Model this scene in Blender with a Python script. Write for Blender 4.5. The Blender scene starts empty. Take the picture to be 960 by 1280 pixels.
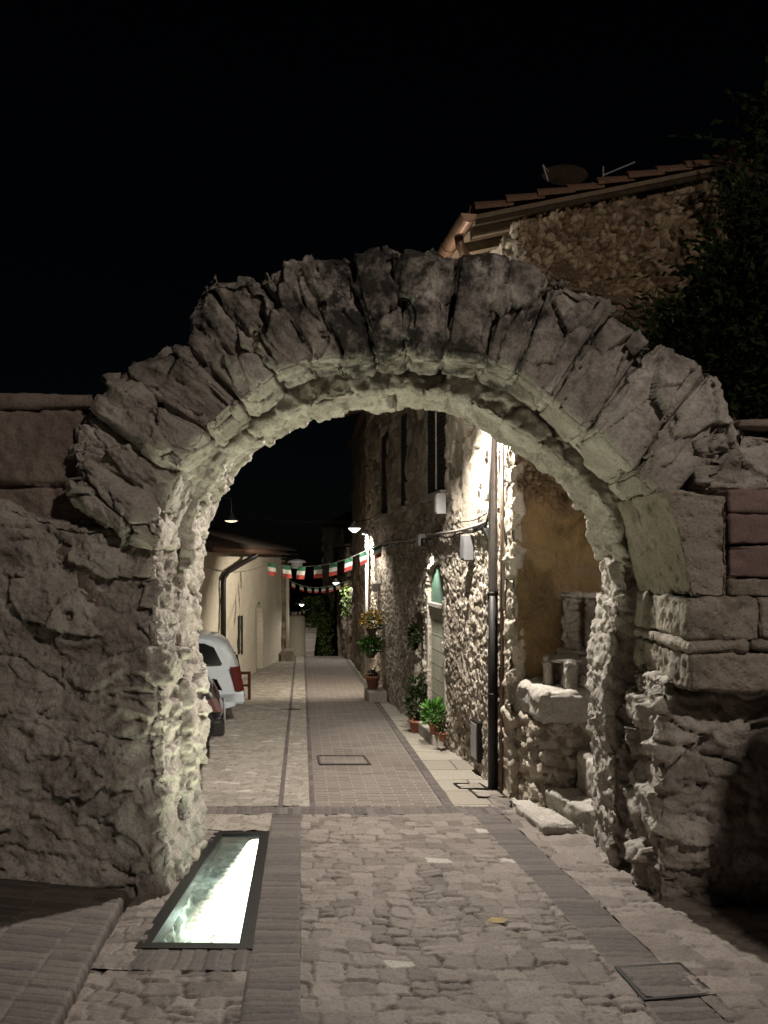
import bpy, math, random
import numpy as np
random.seed(7)
F, CXP, HYP, CZ = 1000.0, 480.0, 700.0, 1.6
C = bpy.context.scene.collection
sc = bpy.context.scene
f32 = np.float32

# ------------------------------------------------------------------ mapping
def g(Y):
    Y = np.asarray(Y, dtype=float)
    z = np.where(Y < 6.96, -.085*Y, -.5916-.043*(Y-6.96))
    z = np.where(Y > 24.5, -1.3458-.16*(Y-24.5), z)
    z = np.where(Y > 34, -2.866-.004*(Y-34), z)
    return np.where(Y < -8, .68, z)
def W(px, py, Y): return ((px-CXP)*Y/F, Y, CZ+(HYP-py)*Y/F)
def ZP(py, Y): return CZ+(HYP-py)*Y/F

# ------------------------------------------------------------------ noise
def hsh(ix, iy, iz, s):
    with np.errstate(over='ignore'):
        h = (ix.astype(np.uint32)*np.uint32(374761393) + iy.astype(np.uint32)*np.uint32(668265263)
             + iz.astype(np.uint32)*np.uint32(2147483647) + np.uint32((s*974711+12345) & 0xffffffff))
        h ^= h >> np.uint32(13); h *= np.uint32(1274126177); h ^= h >> np.uint32(16)
        h *= np.uint32(2246822519); h ^= h >> np.uint32(15)
    return h
def rf(h, k):
    with np.errstate(over='ignore'):
        x = h + np.uint32((k*2654435761) & 0xffffffff)
        x ^= x >> np.uint32(16); x *= np.uint32(2146121005); x ^= x >> np.uint32(15); x *= np.uint32(2221713035); x ^= x >> np.uint32(16)
    return (x >> np.uint32(8)).astype(f32)/f32(16777216.)
def vn(p, s):
    i = np.floor(p).astype(np.int64); t = (p-i).astype(f32); t = t*t*t*(t*(t*6-15)+10)
    r = 0
    for dx in (0, 1):
        wx = t[:, 0] if dx else 1-t[:, 0]
        for dy in (0, 1):
            wy = t[:, 1] if dy else 1-t[:, 1]
            for dz in (0, 1):
                wz = t[:, 2] if dz else 1-t[:, 2]
                r = r + wx*wy*wz*rf(hsh(i[:, 0]+dx, i[:, 1]+dy, i[:, 2]+dz, s), 1)
    return r*2-1
def fbm(p, s, o=4, gain=.5):
    a, r, q = 1., 0, p
    for k in range(o):
        r = r + a*vn(q, s+k*17); q = q*2.03+3.7; a *= gain
    return r
def ridge(p, s, o=3):
    a, r, q = 1., 0, p
    for k in range(o):
        r = r + a*(1-2*np.abs(vn(q, s+k*13))); q = q*2.1+1.3; a *= .5
    return r
def voro(p, s, flat=False, jit=.92):
    i = np.floor(p).astype(np.int64); N = len(p)
    d1 = np.full(N, 9e9, f32); d2 = d1.copy(); hid = np.zeros(N, np.uint32); vec = np.zeros((N, 3), f32)
    for dx in (-1, 0, 1):
        for dy in (-1, 0, 1):
            for dz in ((0,) if flat else (-1, 0, 1)):
                h = hsh(i[:, 0]+dx, i[:, 1]+dy, i[:, 2]+dz, s)
                v = np.stack([i[:, 0]+dx+.5+(rf(h, 1)-.5)*jit-p[:, 0], i[:, 1]+dy+.5+(rf(h, 2)-.5)*jit-p[:, 1],
                              (i[:, 2]*0 if flat else i[:, 2]+dz+.5+(rf(h, 3)-.5)*jit-p[:, 2])], 1).astype(f32)
                d = np.sqrt((v*v).sum(1)); m = d < d1
                d2 = np.where(m, d1, np.minimum(d2, d)); hid = np.where(m, h, hid); vec = np.where(m[:, None], v, vec); d1 = np.where(m, d, d1)
    return d1, d2, hid, vec
def ss(a, b, x):
    t = np.clip((x-a)/(b-a), 0, 1); return t*t*(3-2*t)

# ------------------------------------------------------------------ object helpers
def mk(name, V, Fc, mat, parent=None, smooth=True, attrs=None, mats=None, mi=None, uv=None):
    me = bpy.data.meshes.new(name)
    if isinstance(Fc, np.ndarray):
        V = np.asarray(V, dtype=f32); n, k = Fc.shape
        me.vertices.add(len(V)); me.vertices.foreach_set('co', V.ravel())
        me.loops.add(n*k); me.loops.foreach_set('vertex_index', Fc.astype(np.int32).ravel())
        me.polygons.add(n); me.polygons.foreach_set('loop_start', np.arange(0, n*k, k, dtype=np.int32))
        me.update(calc_edges=True)
    else:
        me.from_pydata([tuple(v) for v in V], [], Fc)
    if smooth: me.polygons.foreach_set('use_smooth', np.ones(len(me.polygons), bool))
    for m in (mats or [mat]): me.materials.append(m)
    if mi is not None: me.polygons.foreach_set('material_index', np.asarray(mi, dtype=np.int32))
    for k, a in (attrs or {}).items():
        at = me.attributes.new(k, 'FLOAT', 'POINT'); at.data.foreach_set('value', np.asarray(a, dtype=f32))
    if uv is not None:
        l = me.uv_layers.new(name='UVMap'); li = np.empty(len(me.loops), np.int32); me.loops.foreach_get('vertex_index', li)
        l.data.foreach_set('uv', np.asarray(uv, dtype=f32)[li].ravel())
    me.validate(); me.update()
    o = bpy.data.objects.new(name, me); C.objects.link(o)
    if parent: o.parent = parent; o.matrix_parent_inverse = parent.matrix_world.inverted()
    return o
def tag(o, label=None, cat=None, group=None, kind=None):
    for k, v in (('label', label), ('category', cat), ('group', group), ('kind', kind)):
        if v: o[k] = v
    return o
def thing(name, loc, label, cat, group=None, rz=0):
    o = bpy.data.objects.new(name, None); C.objects.link(o); o.location = loc; o.rotation_euler = (0, 0, rz); o.empty_display_size = .1
    bpy.context.view_layer.update()
    return tag(o, label, cat, group)
def ngrid(nu, nv):
    i = np.arange(nu*(nv+1)).reshape(nu, nv+1)[:, :-1]
    return np.stack([i, i+nv+1, i+nv+2, i+1], -1).reshape(-1, 4)
def vnorm(V, Q):
    n = np.cross(V[Q[:, 2]]-V[Q[:, 0]], V[Q[:, 3]]-V[Q[:, 1]]); N = np.zeros_like(V)
    for k in range(Q.shape[1]): np.add.at(N, Q[:, k], n)
    return N/np.maximum(np.linalg.norm(N, axis=1, keepdims=True), 1e-9)
def block(name, pos, dims, res, fn, mat, parent=None, rnd=.03):
    """closed six-sided body: pos(a,b,c) maps the unit cube, fn(P,N,abc) gives displacement (and attributes)"""
    n = [max(2, int(round(d/r))) for d, r in zip(dims, res if isinstance(res, tuple) else (res,)*3)]
    I, Q, off = [], [], 0
    for ax in range(3):
        u, v = [(1, 2), (2, 0), (0, 1)][ax]
        for side in (0, 1):
            A, B = np.meshgrid(np.arange(n[u]+1), np.arange(n[v]+1), indexing='ij')
            ijk = np.zeros((A.size, 3), np.int64); ijk[:, u] = A.ravel(); ijk[:, v] = B.ravel(); ijk[:, ax] = side*n[ax]
            q = ngrid(n[u], n[v]); q = q if side else q[:, ::-1]
            I.append(ijk); Q.append(q+off); off += len(ijk)
    I = np.concatenate(I); Q = np.concatenate(Q)
    key = (I[:, 0]*(n[1]+1)+I[:, 1])*(n[2]+1)+I[:, 2]
    _, first, inv = np.unique(key, return_index=True, return_inverse=True)
    I = I[first]; Q = inv.ravel()[Q]
    abc = I/np.array(n, float)
    P = np.stack(pos(abc[:, 0], abc[:, 1], abc[:, 2]), 1).astype(float)
    # outward faces whatever the map's handedness
    N = vnorm(P, Q)
    if ((P-P.mean(0))*N).sum() < 0: Q = Q[:, ::-1]; N = -N
    if rnd:
        d = np.sort(np.stack([np.minimum(abc[:, k], 1-abc[:, k])*dims[k] for k in range(3)], 1), 1)[:, 1]
        P = P-N*(rnd*.6*(1-np.clip(d/rnd, 0, 1))**2)[:, None]
    r = fn(P, N, abc) if fn else 0
    at = None
    if isinstance(r, tuple): r, at = r
    if np.ndim(r) == 1: r = N*r[:, None]
    P = P+r
    return mk(name, P, Q, mat, parent, True, at or {'tint': np.full(len(P), .5)})
def hexa(c):
    """c: 8 corners, index = a + 2*b + 4*c"""
    c = np.array(c, float)
    def pos(a, b, cc):
        r = 0
        for k in range(8):
            w = (a if k & 1 else 1-a)*(b if k & 2 else 1-b)*(cc if k & 4 else 1-cc); r = r+w[:, None]*c[k]
        return r[:, 0], r[:, 1], r[:, 2]
    return pos
def boxp(x0, x1, y0, y1, z0, z1):
    return lambda a, b, c: (x0+(x1-x0)*a, y0+(y1-y0)*b, z0+(z1-z0)*c)
def sheet(name, P00, P10, P11, P01, res, fn, mat, lift=.004, parent=None, kind='structure'):
    """paving lying on the ground: corners in plan; fn(P) -> height, attributes"""
    c = [np.array(p, float) for p in (P00, P10, P11, P01)]
    du = max(np.linalg.norm(c[1]-c[0]), np.linalg.norm(c[2]-c[3])); dv = max(np.linalg.norm(c[3]-c[0]), np.linalg.norm(c[2]-c[1]))
    r = res if isinstance(res, tuple) else (res, res)
    nu, nv = max(1, int(du/r[0])), max(1, int(dv/r[1]))
    A, B = np.meshgrid(np.linspace(0, 1, nu+1), np.linspace(0, 1, nv+1), indexing='ij'); A = A.ravel()[:, None]; B = B.ravel()[:, None]
    P = c[0]*(1-A)*(1-B)+c[1]*A*(1-B)+c[2]*A*B+c[3]*(1-A)*B
    uv = np.stack([P[:, 0]+.103*P[:, 1], P[:, 1]*1.005], 1)
    h, at = fn(uv) if fn else (0, {'tint': np.full(len(P), .5)})
    V = np.column_stack([P, g(P[:, 1])+lift+h])
    o = mk(name, V, ngrid(nu, nv), mat, parent, True, at, uv=uv)
    if kind: o['kind'] = kind
    return o
class MB:
    def __init__(s): s.v, s.f = [], []
    def add(s, v, f):
        b = len(s.v); s.v += [tuple(x) for x in v]; s.f += [tuple(i+b for i in q) for q in f]; return s
    def box(s, x0, x1, y0, y1, z0, z1, M=None):
        v = [(x, y, z) for z in (z0, z1) for y in (y0, y1) for x in (x0, x1)]
        if M: v = [M(*p) for p in v]
        return s.add(v, [(0, 2, 3, 1), (4, 5, 7, 6), (0, 1, 5, 4), (2, 6, 7, 3), (0, 4, 6, 2), (1, 3, 7, 5)])
    def tube(s, pts, r, n=10, cap=True):
        pts = [np.array(p, float) for p in pts]; R = r if isinstance(r, (list, tuple)) else [r]*len(pts); v, f = [], []; up = None
        for i, p in enumerate(pts):
            t = pts[min(i+1, len(pts)-1)]-pts[max(i-1, 0)]; t /= np.linalg.norm(t)+1e-9
            if up is None: up = np.array((0, 0, 1.)) if abs(t[2]) < .9 else np.array((1., 0, 0))
            a = np.cross(t, up); a /= np.linalg.norm(a)+1e-9; b = np.cross(a, t); up = b
            for k in range(n):
                th = 2*math.pi*k/n; v.append(p+R[i]*(a*math.cos(th)+b*math.sin(th)))
        for i in range(len(pts)-1):
            for k in range(n): f.append((i*n+k, i*n+(k+1) % n, (i+1)*n+(k+1) % n, (i+1)*n+k))
        if cap: f.append(tuple(range(n))[::-1]); f.append(tuple(range((len(pts)-1)*n, len(pts)*n)))
        return s.add(v, f)
    def lathe(s, prof, c, n=20, ax=2):
        v, f = [], []
        for r, h in prof:
            for k in range(n):
                th = 2*math.pi*k/n; p = [r*math.cos(th), r*math.sin(th), h]
                if ax == 1: p = [p[0], p[2], p[1]]
                v.append((c[0]+p[0], c[1]+p[1], c[2]+p[2]))
        for i in range(len(prof)-1):
            for k in range(n): f.append((i*n+k, i*n+(k+1) % n, (i+1)*n+(k+1) % n, (i+1)*n+k))
        return s.add(v, f)
    def leaf(s, p, d, n, L, w):
        p, d, n = np.array(p), np.array(d)/np.linalg.norm(d), np.array(n); sd = np.cross(d, n); sd /= np.linalg.norm(sd)+1e-6
        up = np.cross(sd, d)
        return s.add([p, p+d*L*.45+sd*w, p+d*L-up*L*.12, p+d*L*.45-sd*w], [(0, 1, 2, 3)])
    def build(s, name, mat, parent=None, smooth=False, bevel=0):
        o = mk(name, s.v, s.f, mat, parent, smooth)
        if bevel:
            m = o.modifiers.new('bevel', 'BEVEL'); m.width = bevel; m.segments = 2; m.limit_method = 'ANGLE'
        return o

# ------------------------------------------------------------------ materials
def newmat(name):
    m = bpy.data.materials.new(name); m.use_nodes = True; nt = m.node_tree
    return m, nt, nt.nodes, nt.links, nt.nodes['Principled BSDF']
def ramp(n, stops):
    r = n.new('ShaderNodeValToRGB'); e = r.color_ramp.elements
    while len(e) < len(stops): e.new(.5)
    for q, (p, c) in zip(e, stops): q.position = p; q.color = (*c, 1)
    return r
def stone(name, cols, sc_=3., fine=45., bump=.35, rough=.9, stain=None, stain_c=(.04, .036, .032), dist=.012, pits=0, tint=.65):
    m, nt, n, l, b = newmat(name)
    geo = n.new('ShaderNodeNewGeometry')
    def noise(s, d, r=.6):
        x = n.new('ShaderNodeTexNoise'); x.inputs['Scale'].default_value = s; x.inputs['Detail'].default_value = d; x.inputs['Roughness'].default_value = r
        l.new(geo.outputs['Position'], x.inputs['Vector']); return x
    n1 = noise(sc_, 6); at = n.new('ShaderNodeAttribute'); at.attribute_name = 'tint'
    mix = n.new('ShaderNodeMix'); mix.inputs[0].default_value = tint
    l.new(n1.outputs['Fac'], mix.inputs[2]); l.new(at.outputs['Fac'], mix.inputs[3])
    r = ramp(n, [(i/(len(cols)-1)*.7+.15, c) for i, c in enumerate(cols)]); l.new(mix.outputs[0], r.inputs['Fac'])
    n2 = noise(fine, 5, .7)
    mul = n.new('ShaderNodeMix'); mul.data_type = 'RGBA'; mul.blend_type = 'MULTIPLY'; mul.inputs[0].default_value = .75
    r2 = ramp(n, [(.30, (.42, .40, .38)), (.48, (.92, .92, .92)), (.7, (1.2, 1.2, 1.2))]); l.new(n2.outputs['Fac'], r2.inputs['Fac'])
    l.new(r.outputs['Color'], mul.inputs[6]); l.new(r2.outputs['Color'], mul.inputs[7])
    out = mul.outputs[2]
    if stain is not None:          # lichen and weathering: attribute 'stain' times a patchy noise
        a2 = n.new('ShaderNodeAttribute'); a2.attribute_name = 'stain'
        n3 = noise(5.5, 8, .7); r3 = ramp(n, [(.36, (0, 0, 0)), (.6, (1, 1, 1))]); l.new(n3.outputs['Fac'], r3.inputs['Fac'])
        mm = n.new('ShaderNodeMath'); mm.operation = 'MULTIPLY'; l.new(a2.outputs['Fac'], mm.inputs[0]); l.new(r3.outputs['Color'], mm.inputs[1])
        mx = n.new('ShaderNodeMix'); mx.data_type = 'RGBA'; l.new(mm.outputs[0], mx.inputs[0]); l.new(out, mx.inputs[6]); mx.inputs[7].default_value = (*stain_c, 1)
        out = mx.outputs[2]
    l.new(out, b.inputs['Base Color']); b.inputs['Roughness'].default_value = rough; b.inputs['Specular IOR Level'].default_value = .25
    bp = n.new('ShaderNodeBump'); bp.inputs['Strength'].default_value = bump; bp.inputs['Distance'].default_value = dist
    hgt = n2.outputs['Fac']
    if pits:
        v = n.new('ShaderNodeTexVoronoi'); v.inputs['Scale'].default_value = pits; l.new(geo.outputs['Position'], v.inputs['Vector'])
        nz = noise(7, 3); r4 = ramp(n, [(.08, (0, 0, 0)), (.3, (1, 1, 1))]); l.new(v.outputs['Distance'], r4.inputs['Fac'])
        mx2 = n.new('ShaderNodeMath'); mx2.operation = 'MULTIPLY'; l.new(r4.outputs['Color'], mx2.inputs[0]); mx2.inputs[1].default_value = .8
        ad = n.new('ShaderNodeMath'); ad.operation = 'ADD'; l.new(mx2.outputs[0], ad.inputs[0]); l.new(n2.outputs['Fac'], ad.inputs[1]); hgt = ad.outputs[0]
    l.new(hgt, bp.inputs['Height']); l.new(bp.outputs['Normal'], b.inputs['Normal'])
    return m
def plain(name, col, rough=.6, metal=0, var=.25, sc_=12., bump=.1, spec=.4, coat=0):
    m, nt, n, l, b = newmat(name); geo = n.new('ShaderNodeNewGeometry')
    x = n.new('ShaderNodeTexNoise'); x.inputs['Scale'].default_value = sc_; x.inputs['Detail'].default_value = 6; l.new(geo.outputs['Position'], x.inputs['Vector'])
    r = ramp(n, [(.3, tuple(c*(1-var) for c in col)), (.7, tuple(min(1, c*(1+var)) for c in col))]); l.new(x.outputs['Fac'], r.inputs['Fac'])
    l.new(r.outputs['Color'], b.inputs['Base Color']); b.inputs['Roughness'].default_value = rough; b.inputs['Metallic'].default_value = metal
    b.inputs['Specular IOR Level'].default_value = spec; b.inputs['Coat Weight'].default_value = coat
    if bump:
        bp = n.new('ShaderNodeBump'); bp.inputs['Strength'].default_value = bump; bp.inputs['Distance'].default_value = .01
        l.new(x.outputs['Fac'], bp.inputs['Height']); l.new(bp.outputs['Normal'], b.inputs['Normal'])
    return m
def bricks(name, cols, bw, bh, mortar, mcol, bump=.5, off=.5):
    m, nt, n, l, b = newmat(name); uv = n.new('ShaderNodeUVMap')
    mp = n.new('ShaderNodeTexNoise'); mp.inputs['Scale'].default_value = 9; mp.inputs['Detail'].default_value = 4; l.new(uv.outputs[0], mp.inputs['Vector'])
    ad = n.new('ShaderNodeMix'); ad.data_type = 'RGBA'; ad.blend_type = 'LINEAR_LIGHT'; ad.inputs[0].default_value = .012
    l.new(uv.outputs[0], ad.inputs[6]); l.new(mp.outputs['Color'], ad.inputs[7])
    t = n.new('ShaderNodeTexBrick'); t.offset = off; t.inputs['Scale'].default_value = 1; t.inputs['Brick Width'].default_value = bw; t.inputs['Row Height'].default_value = bh
    t.inputs['Mortar Size'].default_value = mortar; t.inputs['Mortar Smooth'].default_value = .4; t.inputs['Bias'].default_value = 0
    t.inputs['Color1'].default_value = (*cols[0], 1); t.inputs['Color2'].default_value = (*cols[1], 1); t.inputs['Mortar'].default_value = (*mcol, 1)
    l.new(ad.outputs[2], t.inputs['Vector'])
    nz = n.new('ShaderNodeTexNoise'); nz.inputs['Scale'].default_value = 40; nz.inputs['Detail'].default_value = 6; nz.inputs['Roughness'].default_value = .7; l.new(uv.outputs[0], nz.inputs['Vector'])
    r2 = ramp(n, [(.3, (.55, .53, .5)), (.7, (1.15, 1.15, 1.15))]); l.new(nz.outputs['Fac'], r2.inputs['Fac'])
    mu = n.new('ShaderNodeMix'); mu.data_type = 'RGBA'; mu.blend_type = 'MULTIPLY'; mu.inputs[0].default_value = .8
    l.new(t.outputs['Color'], mu.inputs[6]); l.new(r2.outputs['Color'], mu.inputs[7]); l.new(mu.outputs[2], b.inputs['Base Color'])
    b.inputs['Roughness'].default_value = .85; b.inputs['Specular IOR Level'].default_value = .3
    hm = n.new('ShaderNodeMath'); hm.operation = 'MULTIPLY_ADD'; hm.inputs[1].default_value = -1.; l.new(t.outputs['Fac'], hm.inputs[0])
    sm = n.new('ShaderNodeMath'); sm.operation = 'MULTIPLY'; sm.inputs[1].default_value = .5; l.new(nz.outputs['Fac'], sm.inputs[0]); l.new(sm.outputs[0], hm.inputs[2])
    bp = n.new('ShaderNodeBump'); bp.inputs['Strength'].default_value = bump; bp.inputs['Distance'].default_value = .012
    l.new(hm.outputs[0], bp.inputs['Height']); l.new(bp.outputs['Normal'], b.inputs['Normal'])
    return m
def emit(name, col, s):
    m, nt, n, l, b = newmat(name); b.inputs['Base Color'].default_value = (*col, 1); b.inputs['Emission Color'].default_value = (*col, 1); b.inputs['Emission Strength'].default_value = s
    return m
M = {}
M['lime'] = stone('pale_limestone', [(.20, .17, .145), (.44, .40, .355), (.66, .62, .565)], 3.2, 55, .85, stain=True, tint=.4, dist=.016)
M['trav'] = stone('travertine', [(.22, .19, .155), (.33, .29, .24), (.42, .37, .31)], 4, 60, .5, pits=26, stain=True, stain_c=(.10, .085, .065), dist=.02, tint=.3)
M['red'] = stone('reddish_ashlar', [(.16, .11, .10), (.21, .15, .135), (.26, .19, .17)], 4, 70, .3, tint=.3)
M['wall'] = stone('wall_ashlar', [(.15, .115, .095), (.25, .20, .17), (.36, .30, .26)], 5, 50, .7, tint=.5, dist=.015)
M['rubble'] = stone('house_rubble', [(.22, .185, .145), (.44, .385, .315), (.62, .565, .49)], 6, 60, .5, tint=.75)
M['gable'] = stone('gable_rubble', [(.085, .055, .032), (.22, .15, .092), (.42, .32, .22)], 14, 48, .9, stain=True, stain_c=(.34, .23, .105), tint=.8, dist=.03)
M['cobble'] = stone('paving_fieldstone', [(.055, .045, .039), (.18, .152, .135), (.25, .217, .195), (.40, .375, .34)], 4, 70, .45, rough=.72, tint=.75, dist=.008)
M['cobble2'] = stone('paving_small_cobbles', [(.18, .16, .135), (.30, .27, .23), (.45, .41, .36)], 5, 60, .3, tint=.8, dist=.008)
M['brick'] = stone('paving_brick', [(.072, .062, .060), (.108, .092, .086), (.155, .132, .12)], 8, 90, .4, rough=.75, tint=.6, dist=.006)
M['lane'] = bricks('lane_brick', [(.13, .112, .10), (.20, .172, .155)], .25, .065, .007, (.29, .255, .225))
M['slabs'] = bricks('gutter_slabs', [(.28, .25, .21), (.36, .33, .28)], .62, .48, .012, (.15, .13, .11), off=.3)
M['earth'] = stone('ground_stone', [(.12, .105, .09), (.20, .175, .15), (.26, .23, .2)], 1.2, 30, .4)
M['plaster'] = stone('pale_plaster', [(.42, .37, .29), (.50, .45, .36), (.55, .50, .41)], 1.3, 40, .15, tint=.1, dist=.006)
M['dark'] = stone('old_dark_wall', [(.10, .08, .06), (.19, .155, .12), (.28, .235, .19)], 3, 30, .6, tint=.6)
M['slab'] = stone('worn_slab', [(.30, .27, .24), (.40, .37, .33), (.47, .44, .40)], 5, 60, .3, tint=.3)
M['eave'] = plain('dark_eave_board', (.035, .024, .016), .9, 0, .3, 20, .2, .1)
M['wood'] = plain('old_wood', (.10, .07, .045), .8, sc_=20)
M['redwood'] = plain('red_painted_wood', (.11, .035, .02), .6)
M['shutter'] = plain('dark_shutter', (.022, .019, .016), .8)
M['tile'] = stone('terracotta_tile', [(.13, .075, .05), (.22, .13, .085), (.32, .22, .16)], 5, 40, .3, tint=.7)
M['copper'] = plain('brown_metal', (.17, .10, .065), .45, .6, sc_=6)
M['greymetal'] = plain('painted_grey_metal', (.36, .34, .35), .45, .2, .12)
M['blackmetal'] = plain('black_metal', (.012, .011, .01), .5, .2)
M['white'] = plain('white_plastic', (.42, .42, .43), .5, 0, .06)
M['plate'] = plain('grey_cover_plate', (.15, .15, .155), .7, 0, .06)
M['cable'] = plain('grey_cable', (.33, .30, .27), .7, 0, .2)
M['glassdark'] = plain('dark_glass', (.008, .009, .01), .12, 0, .1, bump=0, spec=.6)
M['carwhite'] = plain('silver_white_paint', (.55, .59, .62), .3, 0, .03, bump=0, coat=.6)
M['carblack'] = plain('black_paint', (.010, .011, .013), .22, 0, .05, bump=0, coat=.8)
M['chrome'] = plain('chrome', (.6, .6, .6), .2, 1, .05, bump=0)
M['tail'] = plain('red_tail_lens', (.085, .012, .010), .25, 0, .1, bump=0)
M['tail2'] = plain('faded_tail_lens', (.10, .055, .05), .3, 0, .1, bump=0)
M['rubber'] = plain('tyre_rubber', (.015, .015, .015), .9)
M['terra'] = plain('terracotta_pot', (.30, .13, .075), .8)
M['soil'] = plain('potting_soil', (.03, .022, .015), .95)
M['leafg'] = plain('bright_leaf', (.07, .19, .025), .55, 0, .45, 30, 0)
M['leafd'] = plain('dark_leaf', (.013, .021, .006), .9, 0, .5, 3, 0, .08)
M['leafivy'] = plain('ivy_leaf', (.06, .10, .02), .6, 0, .45, 8, 0)
M['yellow'] = plain('yellow_petal', (.62, .40, .05), .6, 0, .3, 40, 0)
M['bark'] = plain('bark', (.07, .05, .035), .9, 0, .4, 20, .5)
M['fg'] = plain('flag_green', (.03, .12, .065), .8, 0, .1, bump=0)
M['fw'] = plain('flag_white', (.52, .51, .47), .8, 0, .05, bump=0)
M['fr'] = plain('flag_red', (.36, .055, .045), .8, 0, .1, bump=0)
M['niche'] = bricks('niche_blocks', [(.42, .42, .33), (.50, .49, .40)], .5, .2, .012, (.24, .24, .19), off=.5)
M['greenish'] = plain('green_fanlight', (.07, .13, .10), .6)
M['dryleaf'] = plain('dry_leaf', (.28, .20, .06), .7)
M['bulb'] = emit('lamp_glow', (1, .95, .85), 5)
M['bulbdim'] = emit('lamp_glow_warm', (1, .86, .6), 1.6)
M['led'] = emit('pit_floodlight', (.90, 1, .93), 5)

# ------------------------------------------------------------------ displacement recipes
def rockfn(seed, cell=(.22, .22, .22), amp=.03, tilt=.4, crack=.03, stra=.012, sdir=None, fine=.012, basis=None, stain=None, lowf=.03, warp=.05, cw=.12, ledge=None, small=.12):
    def fn(P, N, abc):
        q = P if basis is None else P@np.array(basis).T
        w = np.stack([fbm(q*2.7+11*k, seed+k*5, 3) for k in range(3)], 1)*warp
        qw = q+w; cl = np.array(cell)
        d1, d2, h, vec = voro(qw/cl, seed)
        off = (rf(h, 5)-.5)*2; gr = np.stack([rf(h, 6+k)-.5 for k in range(3)], 1)*2
        fac = off*amp+(gr*vec*cl).sum(1)*tilt
        if small:
            c2 = cl*.36; e1, e2, h2, v2 = voro(qw/c2+7.3, seed+3); g2 = np.stack([rf(h2, 6+k)-.5 for k in range(3)], 1)*2
            fac = fac+(g2*v2*c2).sum(1)*small*.9+(rf(h2, 4)-.5)*amp*.3
        cr = (1-ss(0, cw, d2-d1))*ss(.25, .6, rf(h, 12)+.25*vn(P*5, seed+2))
        sd = np.array(sdir if sdir is not None else (1.2, 1.2, 9.))
        st = ridge(qw*sd, seed+31, 3)*stra
        d = fbm(P*1.6, seed+50, 3)*lowf+fac-cr*crack*(.5+rf(h, 11))+st+fbm(P*17, seed+70, 4)*fine+ridge(qw*np.array((31, 31, 44)), seed+71, 2)*fine*.28
        if ledge:                   # flaking beds: slow rise, sudden step
            la_, lf_, ax = ledge
            sx = q[:, ax]*lf_+fbm(q*1.9, seed+61, 3)*1.5+fbm(q*9, seed+62, 2)*.12; k = np.floor(sx); fr_ = sx-k
            d = d+la_*(fr_-.5)*ss(-.35, .35, fbm(q*np.array((2.6, 2.6, 2.6)), seed+63, 3)+.1)*(.5+rf(hsh(k.astype(np.int64), (k*0).astype(np.int64), (k*0).astype(np.int64), seed), 2))
        t = np.clip(.5+off*.22+fbm(P*3, seed+90, 3)*.32, 0, 1)
        at = {'tint': t}
        at['stain'] = stain(P) if stain else np.zeros(len(P))
        return d, at
    return fn
def ashfn(seed, amp=.012, fine=.006, joints=None, jw=.012, jd=.03, pit=0):
    """dressed stone: small unevenness, optional joints(P)->distance, pits"""
    def fn(P, N, abc):
        d = fbm(P*2.2, seed, 3)*amp+fbm(P*18, seed+9, 4)*fine
        t = np.clip(.5+fbm(P*2.5, seed+4, 3)*.4, 0, 1)
        if joints is not None:
            dist, hid = joints(P); d = d-jd*(1-ss(0, jw*2, dist))+(rf(hid, 3)-.5)*amp*2; t = np.clip(t*.5+rf(hid, 4)*.6, 0, 1)
        if pit:
            a, b, h, v = voro(P*np.array((24, 24, 13)), seed+3); on = rf(h, 2) > .72
            d = d-pit*on*(1-ss(.1, .42, a))
        return d, {'tint': t, 'stain': ss(-.1, .5, fbm(P*4, seed+44, 3))*.8}
    return fn
def courses(rows, wmin, wmax, seed):
    """joint distance for masonry courses in X/Z"""
    def j(P):
        x = P[:, 0]+.01*fbm(P*6, seed, 2); z = P[:, 2]+.01*fbm(P*6, seed+3, 2)
        k = np.searchsorted(rows, z); r = np.concatenate([[rows[0]-9], rows, [rows[-1]+9]])
        dz = np.minimum(z-r[k], r[k+1]-z)
        wd = wmin+(wmax-wmin)*rf(hsh(k, k*0, k*0, seed), 1); u = x/wd+rf(hsh(k, k*0, k*0, seed), 2)*7
        i = np.floor(u); dx = np.minimum(u-i, i+1-u)*wd
        return np.minimum(dx, dz), hsh(k, i.astype(np.int64), k*0, seed+1)
    return j
def cobfn(seed, cx, cy, amp=.012, white=.08):
    def fn(uv):
        p = np.column_stack([uv, np.zeros(len(uv))])
        w = np.column_stack([fbm(p*5, seed, 3), fbm(p*5+40, seed+1, 3)])*.03
        q = (p[:, :2]+w)/np.array((cx, cy)); q = np.column_stack([q, q[:, 0]*0])
        d1, d2, h, v = voro(q, seed, True, .85)
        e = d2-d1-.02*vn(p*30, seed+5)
        gx = (rf(h, 5)-.5)*v[:, 0]*cx*.18+(rf(h, 6)-.5)*v[:, 1]*cy*.2
        hh = amp*(.35+rf(h, 3)*.65)*ss(.0, .08, e)+gx+fbm(p*22, seed+9, 3)*.0022+fbm(p*1.5, seed+8, 2)*.006
        t = rf(h, 4)*.36+.2; t = np.where(rf(h, 8) < white*.35, .85, t)
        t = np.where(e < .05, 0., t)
        return hh+.006, {'tint': t}
    return fn
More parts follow.
